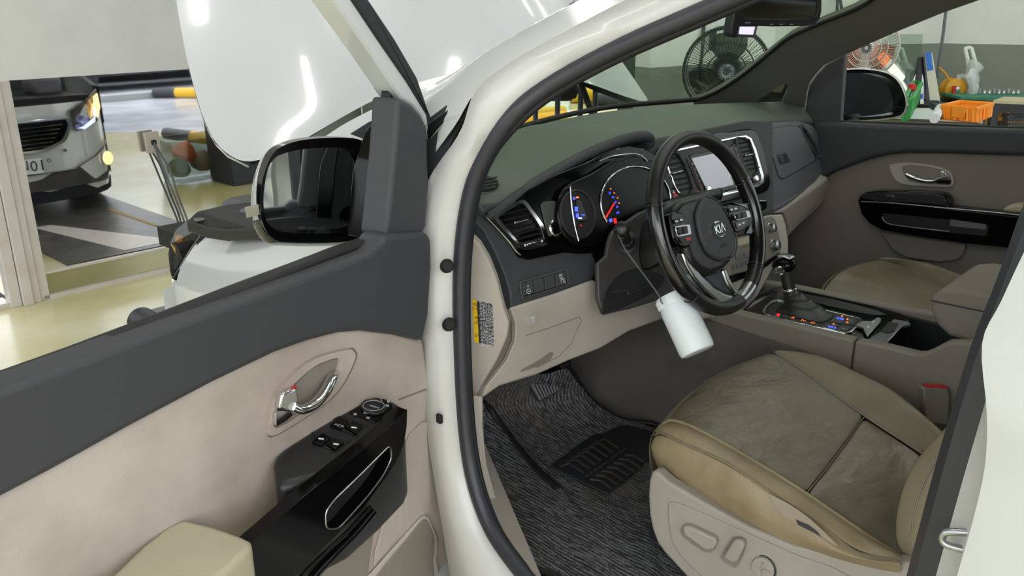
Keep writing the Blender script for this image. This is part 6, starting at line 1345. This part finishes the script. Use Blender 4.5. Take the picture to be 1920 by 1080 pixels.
tube('dial_gap', [kc+PSk.n*.001+(PSk.at(1432, 1064-16, .02)-PSk.at(1432, 1064, .02)).normalized().lerp(V(), 0)*0+((V((0, 1, 0)).cross(PSk.n)).normalized()*math.cos(g)+V((0, 1, 0))*math.sin(g))*.022 for g in [k*math.pi/14 for k in range(28)]], .0014, 'rubber', skr, closed=True, res=6)
multibox('dial_cross', [(kc+PSk.n*.007, (.003, .028, .004), (PSk.n, V((0, 1, 0)), V((0, 0, 1)))), (kc+PSk.n*.007, (.003, .004, .026), (PSk.n, V((0, 1, 0)), V((0, 0, 1))))], 'seat plastic', skr, bevel=.001)
prism('seat_rail', [V((1.24, y, z)) for y, z in [(.10, .55), (.80, .55), (.80, .60), (.10, .60)]], [V((1.30, y, z)) for y, z in [(.10, .55), (.80, .55), (.80, .60), (.10, .60)]], 'rubber', seat, bevel=.004)
# seat belt buckle
bk_ = thing('belt_buckle', A(1755, 795, X=1.74), 'beige seat belt buckle with a red release button beside the driver seat', 'buckle')
PB2 = Pl(A(1755, 760, X=1.71), (-.62, -.75, .15))
slab('housing', PB2, [(1731, 729), (1736, 726), (1778, 730), (1781, 740), (1779, 790), (1775, 797), (1742, 793), (1737, 786)], 'dark beige', bk_, th=.022, off=-.022, bevel=.005, seg=3)
slab('release_button', PB2, [(1734, 722), (1776, 724), (1777, 733), (1740, 732)], 'red plastic', bk_, th=.014, off=-.016, bevel=.002)
ptext('press_mark', 'PRESS', PB2, 1757, 729, (10, .6), 4, 'grey marks', bk_, off=.0005)
prism('stalk', [V((1.745, y, .74)) for y in (.43, .46)]+[V((1.745, y, .60)) for y in (.46, .43)], [V((1.755, y, .74)) for y in (.43, .46)]+[V((1.755, y, .60)) for y in (.46, .43)], 'rubber', bk_, bevel=.001)

# ---- centre console
CX0, CX1 = 1.75, 2.05
con = thing('centre_console', (1.9, .6, .55), 'centre console with beige sides, gear selector panel and open tray', 'console')
side = [(1320, 575), (1380, 586), (1440, 600), (1520, 618), (1601, 638), (1660, 650), (1718, 664), (1732, 664), (1746, 658), (1777, 642), (1816, 642), (1900, 650), (1980, 660)]
PCx = Pl((CX0, .6, .8), (-1, 0, 0))
top_ = [PCx.at(x, y) for x, y in side]
low_ = [V((CX0, v.y, .55)) for v in reversed(top_)]
s1 = [v for v in top_ if v.y > PCx.at(1601, 638).y-.001]; jy = s1[-1].y
fL = s1+[V((CX0, jy, .56)), V((CX0, s1[0].y, .56))]
prism('front_side', fL, [v+V((.03, 0, 0)) for v in fL], 'dark beige', con, bevel=.006, seg=3)
s2 = [v for v in top_ if v.y < jy-.001]; s2 = [V((CX0, jy-.003, s1[-1].z))]+s2
fR = s2+[V((CX0, s2[-1].y, .56)), V((CX0, s2[0].y, .56))]
prism('rear_side', fR, [v+V((.03, 0, 0)) for v in fR], 'dark beige', con, bevel=.006, seg=3)
for nm, q in (('far_side', top_),):
    g_ = [V((CX1, v.y, v.z)) for v in q]; g_ += [V((CX1, g_[-1].y, .56)), V((CX1, g_[0].y, .56))]
    prism(nm, g_, [v+V((-.03, 0, 0)) for v in g_], 'dark beige', con, bevel=.006, seg=3)
a, b = PCx.at(1380, 586), PCx.at(1601, 638)
PT = P3(a-V((0, 0, .004)), b-V((0, 0, .004)), a+V((.3, 0, -.004)))
def ct(name, L, m, th=.004, off=0, par=None, **k): return slab(name, PT, L, m, par or con, th=th, off=off, bevel=k.pop('bevel', .001), **k)
ct('black_top', [(1396, 583), (1418, 560), (1430, 545), (1470, 535), (1500, 543), (1560, 556), (1640, 574), (1690, 588), (1707, 600), (1680, 605), (1656, 625), (1640, 650), (1601, 634), (1500, 610)], 'gloss black', .012, -.012)
ct('cup_cover', [(1500, 549), (1560, 560), (1640, 580), (1664, 590), (1640, 590), (1600, 583), (1520, 565)], 'black plastic', .003, .0)
go = [(1429, 584), (1434, 574), (1446, 563), (1458, 561), (1500, 567), (1560, 582), (1612, 594), (1617, 598), (1608, 611), (1596, 622), (1584, 625), (1500, 606), (1434, 590)]
gi = [(1432, 584), (1437, 575), (1448, 565.5), (1458, 563.5), (1500, 569.5), (1560, 584.5), (1609, 596), (1613, 599), (1605, 610), (1594, 620), (1583, 622), (1500, 603.5), (1437, 588)]
gf = ct('gate_frame', go, 'chrome', .006, 0, holes=[gi]); ct('gate_panel', gi, 'black plastic', .004, 0, gf)
ct('shift_slot', [(1454, 582), (1464, 572), (1480, 566), (1564, 588), (1546, 604), (1530, 603)], 'matte black', .002, .004, gf)
ct('gate_corner', [(1429, 584), (1434, 574), (1447, 562), (1458, 561), (1456, 564), (1446, 568), (1437, 577), (1433, 588)], 'satin silver', .003, .005, gf)
for x, y in [(1459, 590)]: ct('gate_mark', [(x-2.5, y-2), (x+2.5, y-2), (x+2.5, y+1.6), (x-2.5, y+1.6)], 'red glow', .001, .0045, gf, bevel=0)
for s, x, y, m_ in [('R', 1487, 596, 'orange glow'), ('N', 1506, 601, 'orange glow'), ('D', 1524, 605.5, 'orange glow'), ('L', 1513, 605, 'grey marks'), ('+', 1532, 609, 'grey marks')]: ptext('gate_letter', s, PT, x, y, (10, 2.4), 3.2, m_, gf, off=.0046)
for L in ([(1566, 592), (1586, 594), (1578, 606), (1556, 602)], [(1588, 596), (1608, 599), (1600, 608), (1580, 607)], [(1550, 606), (1574, 608), (1566, 616), (1546, 612)], [(1576, 610), (1596, 613), (1588, 620), (1570, 617)]): ct('console_button', L, 'dash plastic', .0025, .004, gf, r=.15)
for x, y in [(1571, 596), (1576, 597), (1580, 598), (1555, 612), (1560, 613), (1566, 614.5)]: ct('button_light', [(x-1.8, y-1.5), (x+1.8, y-1), (x+1.6, y+1.5), (x-1.8, y+1)], 'blue glow', .0008, .0068, gf, bevel=0)
for x, y in [(1579, 592), (1589, 598), (1589, 604), (1563, 607)]: ct('button_light', [(x-1.5, y-1.2), (x+1.5, y-.8), (x+1.5, y+1.2), (x-1.5, y+.8)], 'orange glow', .0008, .0068, gf, bevel=0)
for x, y in [(1595, 600), (1582, 616)]: ct('button_light', [(x-2, y-1), (x+2, y-.8), (x+2, y+1), (x-2, y+.8)], 'grey marks', .0008, .0068, gf, bevel=0)
slv = ct('slide_cover', [(1617, 601), (1634, 602), (1646, 594), (1652, 597), (1652, 602), (1626, 630), (1621, 622), (1618, 614), (1604, 609)], 'satin silver', .006, .002)
for (x, y) in ((1637, 603), (1628, 612)): ct('cover_arrow', [(x-3, y+1), (x+2, y-3), (x+2, y+1.5)], 'white marks', .001, .008, slv, bevel=0)
# tray and well
ct('tray_lip', [(1628, 636), (1650, 622), (1668, 606), (1676, 598), (1704, 603), (1708, 608), (1690, 612), (1672, 632), (1660, 648)], 'grey plastic', .006, -.004)
ct('tray_hole', [(1652, 620), (1665, 603), (1684, 606), (1676, 620), (1664, 624)], 'matte black', .001, .0035)
tube('tray_line', [PT.at(x, y, .004) for x, y in [(1664, 640), (1676, 628), (1688, 614), (1694, 607)]], .0016, 'chrome', con, sm=3)
zt = PT.at(1700, 640).z
box('well_floor', ((CX0+CX1)/2, .48, .70), (.27, .34, .01), 'matte black', con)
for x in (CX0+.035, CX1-.035): box('well_wall', (x, .48, .79), (.01, .34, .17), 'matte black', con)
box('well_front', ((CX0+CX1)/2, .655, .79), (.27, .01, .17), 'matte black', con); box('well_back', ((CX0+CX1)/2, .33, .80), (.27, .01, .2), 'matte black', con)
# selector
kn0 = A(1470, 497, X=1.90); gb_ = thing('gear_selector', PT.at(1500, 585, .004), 'gear lever with a glossy black and chrome knob in a leather boot', 'gear lever')
base = [PT.at(x, y, .006) for x, y in [(1468, 578), (1492, 570), (1520, 576), (1562, 588), (1548, 602), (1528, 602), (1490, 594)]]
base = resample(cr(base, 4, True)+[base[0]], 17)[:-1]
nk = A(1481, 545, X=1.90); nd = (A(1474, 510, X=1.90)-nk).normalized(); aX = V((1, 0, 0)); aY = nd.cross(aX)
def ringc(c, r, ph=0): return [c+aX*(math.cos(g)*r)+aY*(math.sin(g)*r) for g in [ph+k*2*math.pi/16 for k in range(16)]]
neck = ringc(nk, .016)
best = min(range(16), key=lambda s: sum((base[k]-neck[(k+s) % 16]).length for k in range(16)))
nb = [neck[(k+best) % 16] for k in range(16)]
inv_ = min(range(16), key=lambda s: sum((base[k]-neck[(s-k) % 16]).length for k in range(16)))
if sum((base[k]-neck[(inv_-k) % 16]).length for k in range(16)) < sum((base[k]-nb[k]).length for k in range(16)): nb = [neck[(inv_-k) % 16] for k in range(16)]
rows = []
for k in range(9):
    f = k/8; rows.append([b0.lerp(n0, f**.8)*1.0-(V((0, 0, .006*math.sin(f*22)))) for b0, n0 in zip(base, nb)])
grid('boot', rows, 'leather black', gb_, closed=True, sub=1)
tube('neck', [nk, nk+nd*.02, nk+nd*.045, nk+nd*.06], [.014, .016, .019], 'black plastic', gb_, res=16)
lathe('neck_ring', [(.0165, -.002), (.018, 0), (.018, .004), (.0165, .006)], nk, nd, 'chrome', gb_)
kc_ = A(1470, 497, X=1.895)
grid_rows = []
kx, ky_, kz = V((1, .0, 0)), V((0, 1, 0)), V((0, 0, 1))
for i in range(11):
    th_ = math.pi*i/10; grid_rows.append([kc_+V((math.sin(th_)*math.cos(p)*.024, -math.cos(th_)*.030, math.sin(th_)*math.sin(p)*.020+.004*math.cos(th_))) for p in [k*2*math.pi/20 for k in range(20)]])
kb = grid('knob', grid_rows, 'gloss black', gb_, closed=True, sub=1)
lathe('knob_button', [(.0125, 0), (.0125, .008), (.010, .011), (.008, .011), (.007, .009), (.001, .009)], A(1462, 507, X=1.878), V((-.75, -.6, .1)), 'chrome', kb, res=22)
grid('knob_cap', [[kc_+V((.026*math.sin(a_)*.8+.004, -.026+.052*t_, .0215+.006*math.cos(a_)-.012*abs(t_-.5))) for a_ in (-1, -.5, 0, .5, 1)] for t_ in (.1, .35, .6, .85)], 'satin silver', kb, sub=1, solid=.002)
# armrest lid
arm = con
azz = 1.045
prof = [(.500, .935), (.520, .965), (.520, .995), (.505, 1.018), (.47, 1.028), (.40, 1.031), (.0, 1.036), (-.2, 1.036), (-.2, .93), (.1, .925), (.42, .915), (.475, .918)]
L0 = [V((1.83, y, z)) for y, z in prof]; L1 = [V((2.07, y, z)) for y, z in prof]
apad = prism('armrest', L0, L1, 'dark beige', arm, bevel=.012, seg=4)
tube('pad_seam', [V((1.8285, y, z)) for y, z in [(.521, .988), (.4, .990), (0, .994)]], .0016, 'rubber', apad)
prism('armrest_base', [V((1.85, y, z)) for y, z in [(.34, .76), (.38, .88), (.38, .925), (-.2, .925), (-.2, .76)]], [V((2.05, y, z)) for y, z in [(.34, .76), (.38, .88), (.38, .925), (-.2, .925), (-.2, .76)]], 'dark beige', arm, bevel=.01)

# ---- passenger seat
ps_ = thing('front_seat', (2.35, .55, .50), 'passenger seat in clean beige leather beyond the console', 'car seat')
L_ = lambda q: [A(x, y, Z=z) for x, y, z in q]
nearr = resample(cr(L_([(1536, 556, .80), (1600, 570, .80), (1676, 586, .80), (1750, 600, .80), (1850, 622, .80)]), 4), 11)
front = L_([(1543, 551, .81), (1587, 518, .83), (1647, 489, .84)])
seam = resample(cr(L_([(1647, 488, .842), (1670, 489, .838), (1700, 502, .832), (1765, 538, .82), (1850, 582, .81)]), 4), 11)
outer = resample(cr(L_([(1650, 487, .845), (1691, 485, .855), (1750, 493, .862), (1795, 508, .866), (1840, 527, .868), (1920, 560, .868)]), 4), 11)
rows = []
for k in range(9):
    f = k/8; row = []
    for a, b, j in zip(nearr, seam, range(11)):
        p = a.lerp(b, f); bow = math.sin(math.pi*f); p.z += .012*bow*(1-j/10); p.y += .03*bow*max(0, 1-j/3); row.append(p)
    rows.append(row)
grid('cushion_top', rows, 'seat leather', ps_, sub=2, solid=.005)
grid('near_side', [nearr, [v+V((-.02, 0, -.02)) for v in nearr], [v+V((-.02, 0, -.12)) for v in nearr]], 'seat leather', ps_, sub=2, solid=.004)
grid('front_lip', [[r[0] for r in rows], [r[0]+V((0, .02, -.015)) for r in rows], [r[0]+V((0, .025, -.08)) for r in rows], [r[0]+V((0, 0, -.2)) for r in rows]], 'seat leather', ps_, sub=2, solid=.004)
md_ = [a.lerp(b, .5)+V((0, 0, .008)) for a, b in zip(seam, outer)]
grid('far_bolster', [seam, md_, outer, [v+V((.02, 0, -.03)) for v in outer], [v+V((.02, 0, -.14)) for v in outer]], 'seat leather', ps_, sub=2, solid=.004)
tube('seam_line', [v+V((0, 0, .001)) for v in seam], .002, 'dark beige', ps_, sm=2, res=6)
prism('base', [V((x, .80, z)) for x, z in [(2.12, .56), (2.58, .56), (2.58, .76), (2.12, .76)]], [V((x, .15, z)) for x, z in [(2.12, .56), (2.58, .56), (2.58, .76), (2.12, .76)]], 'seat plastic', ps_, bevel=.03)
prism('backrest', [V((2.12, y, z)) for y, z in [(.30, .80), (.10, .78), (-.12, 1.42), (.0, 1.45)]], [V((2.58, y, z)) for y, z in [(.30, .80), (.10, .78), (-.12, 1.42), (.0, 1.45)]], 'seat leather', ps_, bevel=.05, seg=4)

# ---- interior mirror with dash camera screen
RP = Pl(A(1455, 25, D=2.0), (-.35, -.93, -.08))
rv = thing('interior_mirror', RP.at(1460, 20), 'black interior mirror with a small lit dash camera screen under it', 'mirror')
mo = [(1383, -60), (1384, 0), (1385, 30), (1387, 42), (1393, 48), (1450, 50), (1510, 49), (1528, 46), (1538, 36), (1541, 20), (1542, -60)]
mi = [(1393, -52), (1393, 20), (1396, 30), (1404, 35), (1450, 36), (1520, 34), (1532, 30), (1535, 20), (1536, -52)]
slab('housing', RP, mo, 'black plastic', rv, th=.03, off=-.03, bevel=.006, seg=3, holes=[mi])
slab('mirror_glass', RP, mi, 'dark mirror', rv, th=.002, off=-.008, bevel=0)
slab('back_shell', RP, mo, 'black plastic', rv, th=.02, off=-.05, bevel=.01)
for k, x in enumerate((1447, 1465, 1484)):
    slab('mirror_button', RP, [(x-6, 43.5), (x+6, 43.5), (x+6, 48), (x-6, 48)], 'rubber', rv, th=.001, off=0); slab('button_mark', RP, [(x-3, 45), (x+3, 45), (x+3, 46.5), (x-3, 46.5)], 'grey marks', rv, th=.0004, off=.001, bevel=0)
ptext('mirror_note', 'HOMELINK', RP, 1402, 43, (10, 0), 2.6, 'grey marks', rv, off=.0004) if False else slab('mirror_note', RP, [(1397, 42), (1407, 42), (1407, 43.5), (1397, 43.5)], 'grey marks', rv, th=.0004, off=.0, bevel=0)
slab('camera_body', RP, [(1378, 20), (1372, 50), (1370, 66), (1374, 71), (1384, 71), (1388, 48), (1390, 20)], 'black plastic', rv, th=.03, off=-.03, bevel=.004)
cs_ = slab('camera_frame', RP, [(1384, 48), (1422, 48), (1417, 69), (1413, 71), (1382, 69)], 'satin silver', rv, th=.012, off=-.016, bevel=.003)
mat('camera screen', (222, 214, 240), .3, emit=.7)
slab('camera_screen', RP, [(1388, 50), (1416, 50), (1412, 65), (1386, 64)], 'camera screen', cs_, th=.001, off=-.004, bevel=0)
tube('mirror_stem', [RP.at(1465, -20, -.04), V((1.93, 1.02, 1.70))], .012, 'black plastic', rv)
